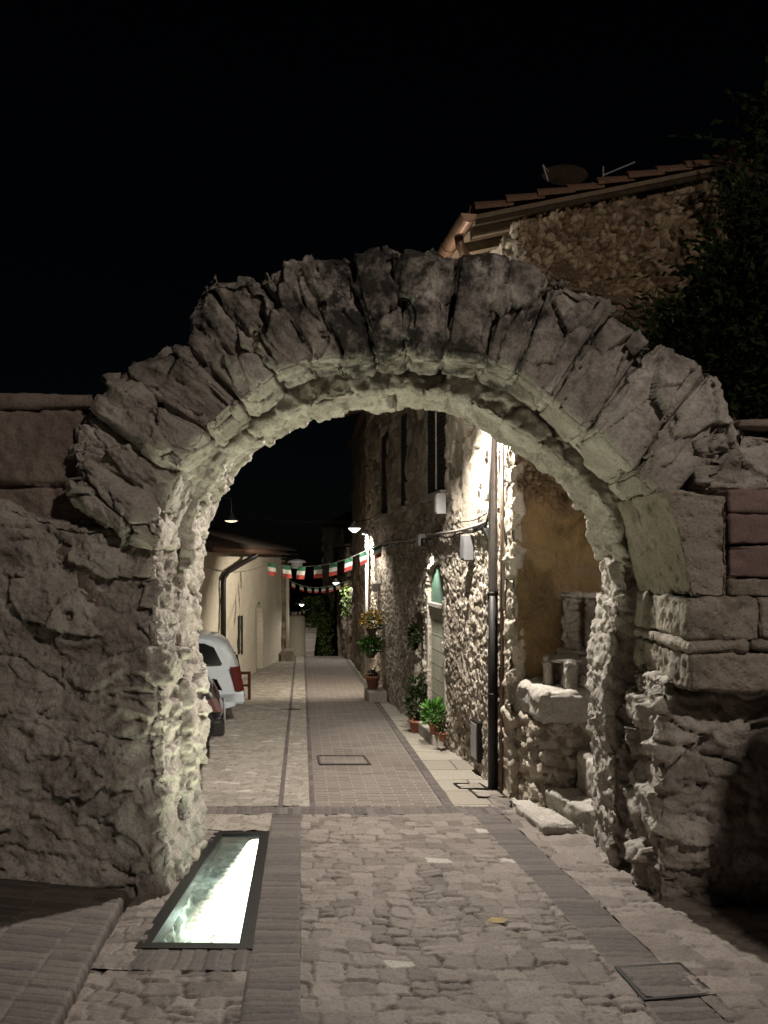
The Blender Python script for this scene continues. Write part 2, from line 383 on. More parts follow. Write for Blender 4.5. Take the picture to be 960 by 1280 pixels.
def settfn(seed, cx, cy, amp=.014, white=.03):
    """rough squared fieldstones laid in wavering rows across the lane"""
    def fn(uv):
        p = np.column_stack([uv, uv[:, 0]*0])
        v = (uv[:, 1]+fbm(p*1.7, seed, 2)*.07+fbm(p*7, seed+1, 3)*.022)/cy; k = np.floor(v).astype(np.int64); fv = v-k; z = k*0
        hk = hsh(k, z, z, seed); cw = cx*(.75+.6*rf(hk, 1))
        u = (uv[:, 0]+fbm(p*8+30, seed+2, 3)*.024)/cw+rf(hk, 2)*9; i = np.floor(u).astype(np.int64); fu = u-i
        sk = (rf(hsh(i, k, z, seed+5), 3)-.5)*.5; fu2 = fu+sk*(fv-.5)*ss(0, .3, fu)*ss(1, .7, fu)
        h = hsh(i, k, z, seed+1)
        split = rf(h, 9) > .72                       # some stones are two small ones
        du = np.minimum(fu2, 1-fu2)*cw; dv = np.minimum(fv, 1-fv)*cy
        dv = np.where(split, np.minimum(dv, np.abs(fv-.5)*cy), dv); h = np.where(split & (fv > .5), hsh(i, k, z, seed+7), h)
        d = np.minimum(du, dv)+.004*vn(p*60, seed+4)
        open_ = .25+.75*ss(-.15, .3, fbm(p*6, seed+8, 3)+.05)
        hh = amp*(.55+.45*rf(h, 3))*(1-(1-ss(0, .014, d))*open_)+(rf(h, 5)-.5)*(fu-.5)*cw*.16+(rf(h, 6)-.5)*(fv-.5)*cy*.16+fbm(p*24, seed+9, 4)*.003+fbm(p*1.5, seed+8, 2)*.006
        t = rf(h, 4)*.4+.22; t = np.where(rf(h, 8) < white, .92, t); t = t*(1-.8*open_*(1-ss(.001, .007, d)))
        return hh+.005, {'tint': t}
    return fn
def brickfn(seed, bw, across, amp=.007, rot=False, org=0.):
    """bricks laid side by side; 'across' = brick length across the strip"""
    def fn(uv):
        u, v = (uv[:, 1], uv[:, 0]) if rot else (uv[:, 0], uv[:, 1])
        p = np.column_stack([uv, uv[:, 0]*0])
        vv = (v+fbm(p*4, seed, 2)*.013+fbm(p*16, seed+6, 2)*.004)/bw; k = np.floor(vv).astype(np.int64)
        uu = (u-org+fbm(p*4+9, seed+1, 2)*.006)/across; kk = np.floor(uu).astype(np.int64)
        d = np.minimum(np.minimum(vv-k, k+1-vv)*bw, np.minimum(uu-kk, kk+1-uu)*across)
        h = hsh(k, kk, k*0, seed)
        hh = amp*.75*ss(0, .008, d)+(rf(h, 1)-.5)*.006+fbm(p*30, seed+3, 3)*.0012+(rf(h, 5)-.5)*(vv-k-.5)*.006
        return hh+.006, {'tint': np.where(d < .004, .95, rf(h, 2)*.8+.1)}
    return fn

# ================================================================== THE SETTING: ground and paving
def U(u, Y): return (u-.103*Y, Y)
uu = np.array([-160, -60, -20, -6, -3, -.86, -.24, 2, 6, 20, 60, 160.]); yy = np.concatenate([[-60, -20, -8, -4, 0, 2, 3.9], [6.28, 6.96], np.arange(8, 34.1, 1), [40, 60, 120, 300]])
A, B = np.meshgrid(uu, yy, indexing='ij'); P = np.column_stack([A.ravel()-.103*np.clip(B.ravel(), -60, 60), B.ravel(), g(B.ravel())])
Q = ngrid(len(uu)-1, len(yy)-1); cen = np.column_stack([A.ravel(), B.ravel()])[Q].mean(1)
keep = ~((cen[:, 0] > -.86) & (cen[:, 0] < -.24) & (cen[:, 1] > 3.9) & (cen[:, 1] < 6.28))
mk('ground', P, Q[keep], M['earth'], smooth=False)['kind'] = 'structure'

YC0, YC1 = 6.80, 7.08      # the cross row of bricks
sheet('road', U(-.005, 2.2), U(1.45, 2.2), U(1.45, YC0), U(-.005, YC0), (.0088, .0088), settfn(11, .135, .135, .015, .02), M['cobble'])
sheet('brick_strip', U(-.25, 2.2), U(-.005, 2.2), U(-.005, YC0), U(-.25, YC0), (.01, .0095), brickfn(21, .056, .245, .008, org=-.25), M['brick'])
sheet('brick_strip', U(1.45, 2.2), U(1.71, 2.2), U(1.71, YC0), U(1.45, YC0), (.012, .0095), brickfn(22, .056, .26, .008, org=1.45), M['brick'])
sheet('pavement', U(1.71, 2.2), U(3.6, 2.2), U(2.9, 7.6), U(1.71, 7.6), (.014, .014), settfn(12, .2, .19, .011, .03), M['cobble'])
sheet('brick_strip', U(-3.6, YC0), U(1.95, YC0), U(1.95, YC1), U(-3.6, YC1), (.009, .015), brickfn(23, .062, .27, .009, True, YC0), M['brick'])
# round the floor light, left of the strip
PR0, PR1, PL0, PL1 = np.array(W(313, 1190, 3.951)[:2]), np.array(W(335, 1043, 6.2)[:2]), np.array(W(171, 1189, 3.96)[:2]), np.array(W(270, 1043, 6.2)[:2])
YN = 3.70
kx = lambda Y: -.985-.103*Y+.0
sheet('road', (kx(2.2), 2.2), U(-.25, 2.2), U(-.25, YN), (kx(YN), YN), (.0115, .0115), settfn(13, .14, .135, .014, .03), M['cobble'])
sheet('brick_strip', (PL0[0]-.06, YN), U(-.25, YN), U(-.25, 3.95), (PL0[0]-.02, 3.95), (.01, .01), brickfn(24, .066, .25, .009, True, YN), M['brick'])
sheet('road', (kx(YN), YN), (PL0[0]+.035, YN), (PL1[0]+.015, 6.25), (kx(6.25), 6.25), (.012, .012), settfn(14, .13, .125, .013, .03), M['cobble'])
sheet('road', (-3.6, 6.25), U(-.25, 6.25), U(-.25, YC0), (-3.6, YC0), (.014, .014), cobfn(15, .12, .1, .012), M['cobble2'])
# beyond the cross row
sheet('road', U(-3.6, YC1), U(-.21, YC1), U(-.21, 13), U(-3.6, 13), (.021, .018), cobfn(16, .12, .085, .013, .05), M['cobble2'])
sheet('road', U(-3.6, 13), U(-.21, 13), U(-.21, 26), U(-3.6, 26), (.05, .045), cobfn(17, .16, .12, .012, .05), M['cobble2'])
sheet('brick_strip', U(-.21, YC1), U(-.165, YC1), U(-.165, 26), U(-.21, 26), (.011, .018), brickfn(25, .22, .045, .006, org=-.21), M['brick'])
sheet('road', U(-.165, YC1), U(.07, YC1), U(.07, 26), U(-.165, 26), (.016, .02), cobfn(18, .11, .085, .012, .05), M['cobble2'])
sheet('brick_strip', U(.07, YC1), U(.125, YC1), U(.125, 26), U(.07, 26), (.012, .018), brickfn(26, .22, .055, .006, org=.07), M['brick'])
sheet('road', U(.125, YC1), U(1.27, YC1), U(1.27, 26), U(.125, 26), (.1, .1), None, M['lane'])
sheet('brick_strip', U(1.27, YC1), U(1.36, YC1), U(1.36, 26), U(1.27, 26), (.012, .018), brickfn(27, .06, .09, .006, org=1.27), M['brick'])
sheet('pavement', U(1.36, YC1), U(2.4, YC1), U(1.2, 26), U(1.36, 26), (.05, .1), lambda uv: (fbm(np.column_stack([uv*3, uv[:, :1]*0]), 5, 3)*.006+.006, {'tint': np.full(len(uv), .5)}), M['slabs'])

# raised brick kerb at the foot of the left wall
def kerbpos(a, b, c):
    Y = 2.2+b*2.45; x1 = kx(Y)+.075-b*.11; x0 = x1-.85
    return x0+(x1-x0)*a, Y, g(Y)-.05+(.05+.075+.08*(1-a))*c
def kerbfn(P, N, abc):
    h, at = brickfn(28, .066, .29, .01, org=.0)(np.column_stack([P[:, 0]+.103*P[:, 1], P[:, 1]]))
    n = N*0; n[:, 2] = 1; side = abc[:, 0] > .999
    return np.where(side[:, None], N*(h-.008)[:, None], n*(h-.008)[:, None]), at
block('kerb', kerbpos, (.85, 2.45, .15), (.011, .0095, .02), kerbfn, M['brick'], rnd=.012)['kind'] = 'structure'

# ================================================================== THE FLOOR LIGHT
pl = np.stack([PL0, PR0, PR1, PL1])     # outer corners in plan
fl = thing('floor_light', (*pl.mean(0), float(g(5))), 'glowing glass floor light framed in dark steel beside the left pier', 'floor light')
cen = pl.mean(0)
def inset(k): 
    r = []
    for i in range(4):
        p, a, b = pl[i], pl[i-1], pl[(i+1) % 4]
        d = (a-p)/np.linalg.norm(a-p)+(b-p)/np.linalg.norm(b-p); r.append(p+d*k)
    return np.array(r)
o0, o1 = inset(-.01), inset(.06)
m = MB()
for i in range(4):
    j = (i+1) % 4
    v = [(*p, float(g(p[1]))+z) for z in (-.06, .021) for p in (o0[i], o0[j], o1[j], o1[i])]
    m.add(v, [(0, 3, 2, 1), (4, 5, 6, 7), (0, 1, 5, 4), (1, 2, 6, 5), (2, 3, 7, 6), (3, 0, 4, 7)])
m.build('frame', M['blackmetal'], fl)
gm, nt, n, l, b = newmat('pit_glass')
for x in list(n):
    if x.type == 'BSDF_PRINCIPLED': n.remove(x)
tr = n.new('ShaderNodeBsdfTransparent'); tr.inputs[0].default_value = (.86, .95, .90, 1); gl = n.new('ShaderNodeBsdfGlossy'); gl.inputs['Roughness'].default_value = .08
df = n.new('ShaderNodeBsdfTranslucent'); df.inputs[0].default_value = (.75, .82, .77, 1)
geo = n.new('ShaderNodeNewGeometry'); nz = n.new('ShaderNodeTexNoise'); nz.inputs['Scale'].default_value = 17; nz.inputs['Detail'].default_value = 8; nz.inputs['Roughness'].default_value = .75; l.new(geo.outputs['Position'], nz.inputs['Vector'])
rp = ramp(n, [(.42, (.05, .05, .05)), (.70, (.34, .34, .34))]); l.new(nz.outputs['Fac'], rp.inputs['Fac'])
m1 = n.new('ShaderNodeMixShader'); l.new(rp.outputs['Color'], m1.inputs[0]); l.new(tr.outputs[0], m1.inputs[1]); l.new(df.outputs[0], m1.inputs[2])
fr = n.new('ShaderNodeFresnel'); m2 = n.new('ShaderNodeMixShader'); l.new(fr.outputs[0], m2.inputs[0]); l.new(m1.outputs[0], m2.inputs[1]); l.new(gl.outputs[0], m2.inputs[2])
l.new(m2.outputs[0], n['Material Output'].inputs[0])
mk('glass_pane', [(*p, float(g(p[1]))+.008) for p in inset(.05)], [(0, 1, 2, 3)], gm, fl, False)
# the excavation under the glass: rough stone floor and sides
def pitpos(a, b, c):
    lo = inset(.0); P0 = lo[0]+(lo[1]-lo[0])*a[:, None]; P1 = lo[3]+(lo[2]-lo[3])*a[:, None]; p = P0+(P1-P0)*b[:, None]
    return p[:, 0], p[:, 1], g(p[:, 1])-.46+.1*c
M['pit'] = stone('damp_pit_stone', [(.10, .13, .10), (.24, .28, .24), (.46, .50, .46)], 7, 40, .6, rough=.5, tint=.6)
block('pit_floor', pitpos, (.6, 2.3, .1), .015, rockfn(77, (.13, .18, .13), .03, .4, .04, .006, lowf=.01), M['pit'], fl)
for i in range(4):
    j = (i+1) % 4; a_, b_ = inset(.0)[i], inset(.0)[j]; a2, b2 = inset(-.12)[i], inset(-.12)[j]
    cs = [(*p, float(g(p[1]))+z) for z in (-.5, -.062) for p in (a2, b2, a_, b_)]
    block('pit_side', hexa(cs), (np.linalg.norm(b_-a_), .1, .56), (.02, .05, .02), rockfn(80+i, (.15, .15, .11), .02, .3, .03, .006, lowf=.005), M['pit'], fl)
# floodlight tray lying in the pit along its right side
lo = inset(.0)
def tray(a, t): 
    q0 = lo[0]+(lo[1]-lo[0])*a; q1 = lo[3]+(lo[2]-lo[3])*a; return q0+(q1-q0)*t
tv = [(*tray(a, t), float(g(tray(a, t)[1]))-.13) for t in (.03, .90) for a in (.56, .88)]
m = MB(); m.add(tv, [(0, 1, 3, 2)]); m.build('floodlight', M['led'], fl)
m = MB(); m.add([(p[0], p[1], p[2]-z) for z in (.01, .08) for p in tv], [(0, 1, 3, 2), (4, 6, 7, 5), (0, 4, 5, 1), (1, 5, 7, 3), (3, 7, 6, 2), (2, 6, 4, 0)]); m.build('floodlight_tray', M['greymetal'], fl)

# ================================================================== THE ARCH
YF = 4.75
arch = thing('stone_arch', (.17, 5.2, float(g(5.2))), 'ruined pale limestone arch of rough voussoirs spanning the lane on two rubble piers', 'arch')
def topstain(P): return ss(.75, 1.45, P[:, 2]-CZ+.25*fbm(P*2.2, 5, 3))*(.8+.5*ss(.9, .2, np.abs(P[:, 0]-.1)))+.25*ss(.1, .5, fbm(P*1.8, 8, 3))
J = [((195, 690), (90, 625)), ((203, 645), (96, 560)), ((225, 592), (108, 512)), ((262, 540), (140, 474)), ((300, 503), (230, 430)), ((345, 466), (258, 352)),
     ((393, 450), (320, 346)), ((432, 446), (374, 326)), ((470, 443), (438, 318)), ((512, 441), (502, 314)), ((556, 444), (574, 322)), ((608, 450), (638, 322)),
     ((646, 468), (690, 338)), ((690, 498), (766, 384)), ((738, 542), (816, 432)), ((786, 596), (874, 474)), ((828, 636), (906, 545))]
rs = random.Random(4)
for k in range(16):
    (ia, oa), (ib, ob) = J[k], J[k+1]
    def lerp(p, q, t): return (p[0]+(q[0]-p[0])*t, p[1]+(q[1]-p[1])*t)
    e0, e1 = rs.uniform(.015, .04), rs.uniform(.96, .985)
    ia2, ib2, oa2, ob2 = lerp(ia, ib, e0), lerp(ia, ib, e1), lerp(oa, ob, e0), lerp(oa, ob, e1)
    ex = 1+rs.uniform(-.03, .05)
    oa2, ob2 = lerp(ia2, oa2, ex), lerp(ib2, ob2, ex)
    yf = YF+rs.uniform(-.07, .06) - (.12 if k >= 14 else 0); yb = 5.24+rs.uniform(0, .05)
    cs = []
    for Yd, ref in ((yf, YF), (yb, YF)):
        for q in (ia2, ib2, oa2, ob2):
            X, _, Z = W(*q, YF); cs.append((X, Yd, Z))
    # a: along ring, b: radial, c: depth
    cI = np.array(W(*lerp(ia, ib, .5), YF)); cO = np.array(W(*lerp(oa, ob, .5), YF)); rd = cO-cI; L = np.linalg.norm(rd); rd /= L
    tg = np.array((rd[2], 0, -rd[0])); basis = [tg, rd, (0, 1, 0)]
    wid = np.linalg.norm(np.array(W(*ia, YF))-np.array(W(*ib, YF))); wo = np.linalg.norm(np.array(W(*oa, YF))-np.array(W(*ob, YF)))
    smooth = k in (10,)
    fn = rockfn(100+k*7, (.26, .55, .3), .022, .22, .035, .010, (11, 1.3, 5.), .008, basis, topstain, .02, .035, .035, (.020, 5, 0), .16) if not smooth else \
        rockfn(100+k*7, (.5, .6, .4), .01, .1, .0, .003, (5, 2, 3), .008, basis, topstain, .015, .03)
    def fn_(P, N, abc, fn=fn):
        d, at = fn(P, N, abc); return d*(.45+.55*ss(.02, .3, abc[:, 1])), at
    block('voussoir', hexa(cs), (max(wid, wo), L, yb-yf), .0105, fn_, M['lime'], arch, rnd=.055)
# inner ring behind, running down into both back piers
def polyl(pts, n=200):
    p = np.array(pts, float)
    for _ in range(2):      # Chaikin
        p = np.concatenate([p[:1]]+[np.array([.75*a+.25*b, .25*a+.75*b]) for a, b in zip(p[:-1], p[1:])]+[p[-1:]])
    s = np.concatenate([[0], np.cumsum(np.linalg.norm(np.diff(p, axis=0), axis=1))]); return p, s
YB = 5.85
inner_px = [(257, 1075), (257, 960), (259, 870), (250, 800), (249, 745), (254, 690), (268, 640), (300, 588), (345, 546), (408, 521), (470, 511), (520, 508), (562, 516), (610, 541), (662, 573), (704, 606), (738, 655), (750, 705), (747, 745), (735, 800), (734, 870), (738, 960), (743, 1075)]
ip = [(W(px, py, YB)[0], W(px, py, YB)[2]) for px, py in inner_px]
pp, ssl = polyl(ip)
def ringpos(off, th, y0, y1, pp=None, ssl=None):
    pp = globals()['pp'] if pp is None else pp; ssl = globals()['ssl'] if ssl is None else ssl
    tn = np.gradient(pp, axis=0); tn /= np.linalg.norm(tn, axis=1, keepdims=True); nr = np.column_stack([-tn[:, 1], tn[:, 0]])
    def pos(a, b, c):
        s = a*ssl[-1]; x = np.interp(s, ssl, pp[:, 0]); z = np.interp(s, ssl, pp[:, 1]); nx = np.interp(s, ssl, nr[:, 0]); nz = np.interp(s, ssl, nr[:, 1])
        L = np.hypot(nx, nz); d = off+th*b
        return x+nx/L*d, y0+(y1-y0)*c, z+nz/L*d
    return pos
block('inner_ring', ringpos(0, .42, 5.30, YB), (ssl[-1], .42, .55), .0135, rockfn(300, (.22, .5, .2), .013, .16, .03, .010, (4, 4, 7), .010, None, None, .012, .04, .05, (.014, 9, 2), .15), M['lime'], arch, rnd=.04)
pf, sf = polyl([(W(*j[0], YF)[0], W(*j[0], YF)[2]) for j in J])
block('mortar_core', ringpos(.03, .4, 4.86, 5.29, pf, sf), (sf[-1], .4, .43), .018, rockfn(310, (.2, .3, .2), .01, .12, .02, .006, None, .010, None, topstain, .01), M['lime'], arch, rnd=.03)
# front piers
zt = ZP(668, YF)
gz = float(g(5.2))
zt2 = ZP(535, YF)
zl2 = ZP(606, YF)
cs = [(-3.0, 4.76, gz-.2), (-1.27, 4.74, gz-.2), (-3.0, 5.26, gz-.2), (-1.27, 5.26, gz-.2), (-3.0, 4.80, zl2), (-1.37, 4.78, zt), (-3.0, 5.26, zl2), (-1.37, 5.26, zt)]
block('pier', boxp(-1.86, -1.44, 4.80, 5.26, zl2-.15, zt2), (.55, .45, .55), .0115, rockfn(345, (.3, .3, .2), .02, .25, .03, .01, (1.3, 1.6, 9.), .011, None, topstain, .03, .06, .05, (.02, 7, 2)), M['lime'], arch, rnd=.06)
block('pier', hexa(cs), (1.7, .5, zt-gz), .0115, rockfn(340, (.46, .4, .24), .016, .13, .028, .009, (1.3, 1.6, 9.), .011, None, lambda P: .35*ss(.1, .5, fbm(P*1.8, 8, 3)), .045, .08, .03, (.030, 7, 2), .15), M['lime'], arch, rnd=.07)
zi = ZP(862, 4.42)
cs = [(1.58, 4.62, gz-.25), (2.7, 4.62, gz-.25), (1.56, 5.2, gz-.25), (2.7, 5.2, gz-.25), (1.60, 4.58, zi+.03), (2.7, 4.5, zi+.03), (1.6, 5.2, zi+.03), (2.7, 5.2, zi+.03)]
block('pier', hexa(cs), (1.1, .55, zi-gz), .0125, rockfn(360, (.26, .26, .17), .024, .28, .05, .010, (1.5, 1.5, 8.), .010, None, None, .04, .05, .06, (.025, 8, 2), .25), M['lime'], arch, rnd=.07)
# impost: slab below, thin moulding, course above; each dressed stone by itself
XI = 1.665
z0, z1, z2, z3 = zi, ZP(815, 4.36), ZP(800, 4.36), ZP(746, 4.40)
def dressed(name, x0, x1, y0, y1, za, zb, seed, mat='trav', pit=.016, r=.022, res=.0115):
    return block(name, boxp(x0, x1, y0, y1, za, zb), (x1-x0, y1-y0, zb-za), res, ashfn(seed, .024, .009, pit=pit), M[mat], arch, rnd=r)
dressed('impost_block', XI-.005, 2.75, 4.34, 4.86, z0, z1-.004, 401); dressed('impost_block', XI, 2.0, 4.868, 5.16, z0+.012, z1-.006, 402); dressed('impost_block', XI+.008, 2.0, 5.168, 5.45, z0+.02, z1-.008, 403)
dressed('impost_moulding', XI-.02, 1.98, 4.325, 4.9, z1, z2-.004, 404, pit=.004); dressed('impost_moulding', 1.988, 2.8, 4.33, 4.9, z1+.003, z2-.006, 405, pit=.004); dressed('impost_moulding', XI-.015, 1.9, 4.908, 5.47, z1, z2-.004, 406, pit=.004)
dressed('springer_course', XI, 2.05, 4.37, 5.04, z2, z3-.004, 407); dressed('springer_course', XI+.005, 1.9, 5.05, 5.48, z2, z3-.003, 408); dressed('springer_course', 2.058, 2.85, 4.38, 4.9, z2, z3-.006, 409, 'trav', .006)
dressed('springer_course', 2.86, 4.9, 4.39, 4.9, z2, z3-.006, 413, 'red', .0)
inn = np.array([(828, 612), (842, 655), (853, 700), (862, 748)])[::-1]; 
def springpos(y0, y1, xo, dx=0):
    def pos(a, b, c):
        py = np.interp(c, np.linspace(0, 1, 4), inn[:, 1]); px = np.interp(c, np.linspace(0, 1, 4), inn[:, 0])
        x0 = (px-CXP)*4.42/F+dx; z = CZ+(HYP-py)*4.42/F
        x1 = xo-.06*np.sin(c*2.6)*0+c*0
        return x0+(x1-x0)*a, y0+(y1-y0)*b, z+(-.03*(a)*c)
    return pos
zsp = ZP(612, 4.42)-z3
block('springer', springpos(4.40, 4.94, 1.90), (.25, .54, zsp), .0105, ashfn(410, .024, .008, pit=.03), M['trav'], arch, rnd=.015)
block('springer', springpos(4.95, 5.47, 1.95, .0), (.25, .52, zsp), .013, ashfn(411, .025, .008, pit=.012), M['trav'], arch, rnd=.02)

# ================================================================== FLANKING WALLS
lw = thing('stone_wall', (-3.5, 5.1, float(g(5.1))), 'dim brownish ashlar wall with flat coping, running off the left pier', 'wall')
zw = ZP(514, 4.9)
block('masonry', boxp(-6.5, -1.72, 4.87, 5.4, gz-.2, zw), (4.8, .5, zw-gz), (.02, .03, .018),
      ashfn(420, .035, .014, courses(np.array([gz+.35, gz+.75, gz+1.1, gz+1.5, gz+1.85, gz+2.15, gz+2.5]), .5, .9, 5), .012, .03), M['wall'], lw, rnd=.03)
block('coping', boxp(-6.6, -1.66, 4.81, 5.46, zw, ZP(492, 4.84)), (4.9, .6, .1), (.03, .03, .02), ashfn(421, .008, .004), M['wall'], lw, rnd=.02)
rw = thing('stone_wall', (3.2, 4.9, float(g(4.9))), 'weathered wall of reddish and grey ashlar courses carrying on right of the arch springing', 'wall')
zr = ZP(540, 4.6)
rows_ = [z3, ZP(718, 4.45), ZP(640, 4.45), ZP(605, 4.45)]
for (a, b_, x0, mt, sd) in ((rows_[0], ZP(722, 4.45)-.004, 1.91, 'trav', 431), (ZP(722, 4.45), ZP(681, 4.45)-.004, 1.91, 'red', 432), (ZP(681, 4.45), ZP(641, 4.45)-.004, 1.915, 'red', 433), (ZP(641, 4.45), ZP(611, 4.45)-.004, 1.91, 'red', 434)):
    xs = [x0, x0+.52+.2*rf(np.array([sd], np.uint32), 3)[0], 5.2]
    for q in range(2):
        block('ashlar_block', boxp(xs[q]+.004, xs[q+1]-.004, 4.44, 4.95, a, b_), (xs[q+1]-xs[q], .5, b_-a), (.016, .03, .014), ashfn(sd*3+q, .012, .006), M[mt if q == 0 else ('wall' if mt == 'red' else 'red')], rw, rnd=.012)
block('rubble_core', boxp(1.86, 5.2, 4.62, 5.2, ZP(611, 4.45), zr), (3.3, .6, .4), .016, rockfn(440, (.17, .2, .14), .04, .35, .05, .012, None, .012, None, topstain), M['lime'], rw, rnd=.05)
block('footing', boxp(2.62, 5.2, 4.62, 5.2, gz-.3, zi), (2.6, .6, 1.2), .02, rockfn(441, (.24, .24, .16), .035, .35, .045, .012, None, .012), M['lime'], rw, rnd=.05)
block('coping', boxp(2.02, 5.3, 4.56, 5.25, zr+.015, zr+.075), (3.2, .7, .06), (.03, .03, .02), ashfn(442, .008, .004), M['wall'], rw, rnd=.02)

sb_ = thing('shadow_blocker', (2.75, 2.6, float(g(2.6))), 'unseen rubble block with rounded head, added to cast the shadow at lower right', 'pier')  # out-of-view block, added only to throw the rounded shadow at lower right
block('masonry', lambda a, b, c: (2.24+.25*np.maximum(0, c-.72)**2*12*(1-a)*.55+(1.4)*a, 2.4+.45*b, -.3+2.62*c), (1.4, .45, 2.6), .04, rockfn(450, (.3, .3, .2), .02, .2, .04, .006), M['wall'], sb_, rnd=.1)
# ================================================================== THE STONE HOUSE ON THE RIGHT
HC = np.array((1.21, 7.33)); dF = np.array((-.165, .986)); dG = np.array((.986, .165))
def H(a, b, z=None):
    p = HC+a*dF+b*dG if np.isscalar(a) else HC+np.outer(a, dF)+np.outer(b, dG)
    return p if z is None else (float(p[0]), float(p[1]), float(z))
house = thing('stone_house', H(0, 0, float(g(7.3))), 'tall rubble stone house with tiled roof, its street face floodlit beyond the arch', 'house')
def fa(px):                      # distance along the facade at an image column
    return ((2.433/(px-313)*F)-7.33)/.986 if False else (2433./(px-313)-7.33)/.986
def fy(a): return 7.33+.986*a
def fz(px, py): return ZP(py, fy(fa(px)))
zE = ZP(260, 7.11); slope = .266; bR = 2.1
zev = zE+.42*slope-.14
# facade heightfield
aa = np.concatenate([np.linspace(0, 2.2, 210), np.linspace(2.215, 5.2, 200)[0:], np.linspace(5.23, 9.6, 150)])
zz = np.linspace(-1.15, zev, 330)
A, Z = np.meshgrid(aa, zz, indexing='ij'); a_, z_ = A.ravel(), Z.ravel()
P2 = np.column_stack([a_, z_, a_*0]); wv = np.column_stack([fbm(P2*4, 1, 3)+.55*fbm(P2*18, 6, 2), fbm(P2*4, 2, 3)+.55*fbm(P2*18, 7, 2), a_*0])*.034
fine_ = ss(.0, 1., 1.0-ss(ZP(640, 8)-.3, ZP(640, 8)+.5, z_))     # small rubble below, bigger blocks above the conduit
s1 = voro((P2+wv)/np.array((.095, .055, 1)), 60, True); s2 = voro((P2+wv)/np.array((.36, .2, 1)), 61, True)
def stonehf(v, cx, cz, amp): 
    d1, d2, h, vec = v
    return amp*(.3+.7*rf(h, 2))*ss(.02, .2, d2-d1)+(rf(h, 3)-.5)*vec[:, 0]*cx*.35+(rf(h, 4)-.5)*vec[:, 1]*cz*.35
hf = stonehf(s1, .095, .055, .034)*fine_+stonehf(s2, .36, .2, .012)*(1-fine_)+fbm(P2*25, 66, 3)*.005+fbm(P2*2, 67, 3)*.025
tt = np.where(fine_ > .5, rf(s1[2], 5), rf(s2[2], 5)*.7+.1); tt = np.clip(tt*.85+fbm(P2*1.5, 68, 3)*.15, 0, 1)
# upper smooth ochre patch beside the meter box, and a render strip by the pipe
pat = ss(.0, .06, .35-np.abs(a_-fa(588)))*ss(0, .05, .42-np.abs(z_-ZP(625, 8.7)))
hf = hf*(1-.75*pat)+.012*pat; tt = tt*(1-pat)+.45*pat
# corner quoins jut
q_ = ss(.22, .12, a_); hf = hf+q_*.02*np.sign(np.sin(z_*11))
# openings pushed back: niche door, windows, hatch
def rect(a0, a1, b0, b1): return (a_ > a0) & (a_ < a1) & (z_ > b0) & (z_ < b1)
def gnd(a): return float(g(fy(a)))
na0, na1 = fa(556), fa(537); nc, nr_ = (na0+na1)/2, (na1-na0)/2; nspring = ZP(735, fy(nc)); ntop = ZP(705, fy(nc))
arc_ = (np.abs(a_-nc) < nr_) & (z_ < nspring+(ntop-nspring)*np.sqrt(np.clip(1-((a_-nc)/nr_)**2, 0, 1)))
wins = [(fa(557), fa(533), fz(545, 616), fz(545, 616)+1.5), (fa(509), fa(500), fz(505, 633), fz(505, 633)+1.45), (fa(484.5), fa(476), fz(480, 643), fz(480, 643)+1.45)]
hf = np.where(arc_, -.03, hf)
for w_ in wins: hf = np.where(rect(*w_), -.06, hf)
dk = (fa(530), fa(521), -1.3, fz(526, 765)); hf = np.where(rect(*dk), -.2, hf)
XY = H(a_, -hf); V = np.column_stack([XY, z_])
mk('street_wall', V, ngrid(len(aa)-1, len(zz)-1), M['rubble'], house, True, {'tint': tt})
# gable wall
bb = np.linspace(0, 4.2, 380); zz2 = np.linspace(-1.1, 3.2+CZ+.6, 400)
A, Z = np.meshgrid(bb, np.linspace(0, 1, 480), indexing='ij'); b_, t_ = A.ravel(), Z.ravel()
top = zE+.42*slope-.13+slope*np.where(b_ < bR, b_, 2*bR-b_); z_ = -1.1+(top+1.1)*t_
P2 = np.column_stack([b_, z_, b_*0]); wv = np.column_stack([fbm(P2*4, 3, 3)+.5*fbm(P2*17, 6, 2), fbm(P2*4, 4, 3)+.5*fbm(P2*17, 7, 2), b_*0])*.042
s1 = voro((P2+wv)/np.array((.088, .06, 1)), 70, True); s3 = voro((P2+wv*2)/np.array((.05, .05, 1)), 73, True)
plas = 1-ss(ZP(640, 7.5), ZP(590, 7.5), z_+.25*fbm(P2*2.5, 5, 3))
hf = (stonehf(s1, .10, .065, .095)*(.4+.6*ss(-.4, .3, fbm(P2*2.2, 16, 2))))*(1-plas)+(fbm(P2*9, 75, 4)*.035+stonehf(s3, .05, .05, .03)*1.2)*(1-plas)+fbm(P2*20, 76, 3)*.006+fbm(P2*2, 77, 3)*.03+plas*.03
mk_ = ss(.0, .14, s1[1]-s1[0]+.1*vn(P2*14, 3))
tt = np.clip((mk_*(.28+.62*rf(s1[2], 5))+(1-mk_)*.12+fbm(P2*1.6, 78, 3)*.12)*(1-plas)+plas*(.5+fbm(P2*2, 79, 4)*.25), 0, 1)
XY = HC-np.outer(hf, dF)+np.outer(b_, dG)
mk('gable_wall', np.column_stack([XY, z_]), ngrid(379, 479)[:, ::-1], M['gable'], house, True, {'tint': tt, 'stain': plas*.95})
block('quoins', lambda a, b, c: (HC[0]+(-.03+.33*a)*dF[0]+(-.035+.11*b)*dG[0], HC[1]+(-.03+.33*a)*dF[1]+(-.035+.11*b)*dG[1], -1.1+(zev+1.1)*c), (.33, .11, 5.6), .018, rockfn(90, (.3, .3, .2), .015, .15, .03, .006, None, .008, None, None, .015, .02, .08), M['rubble'], house, rnd=.03)
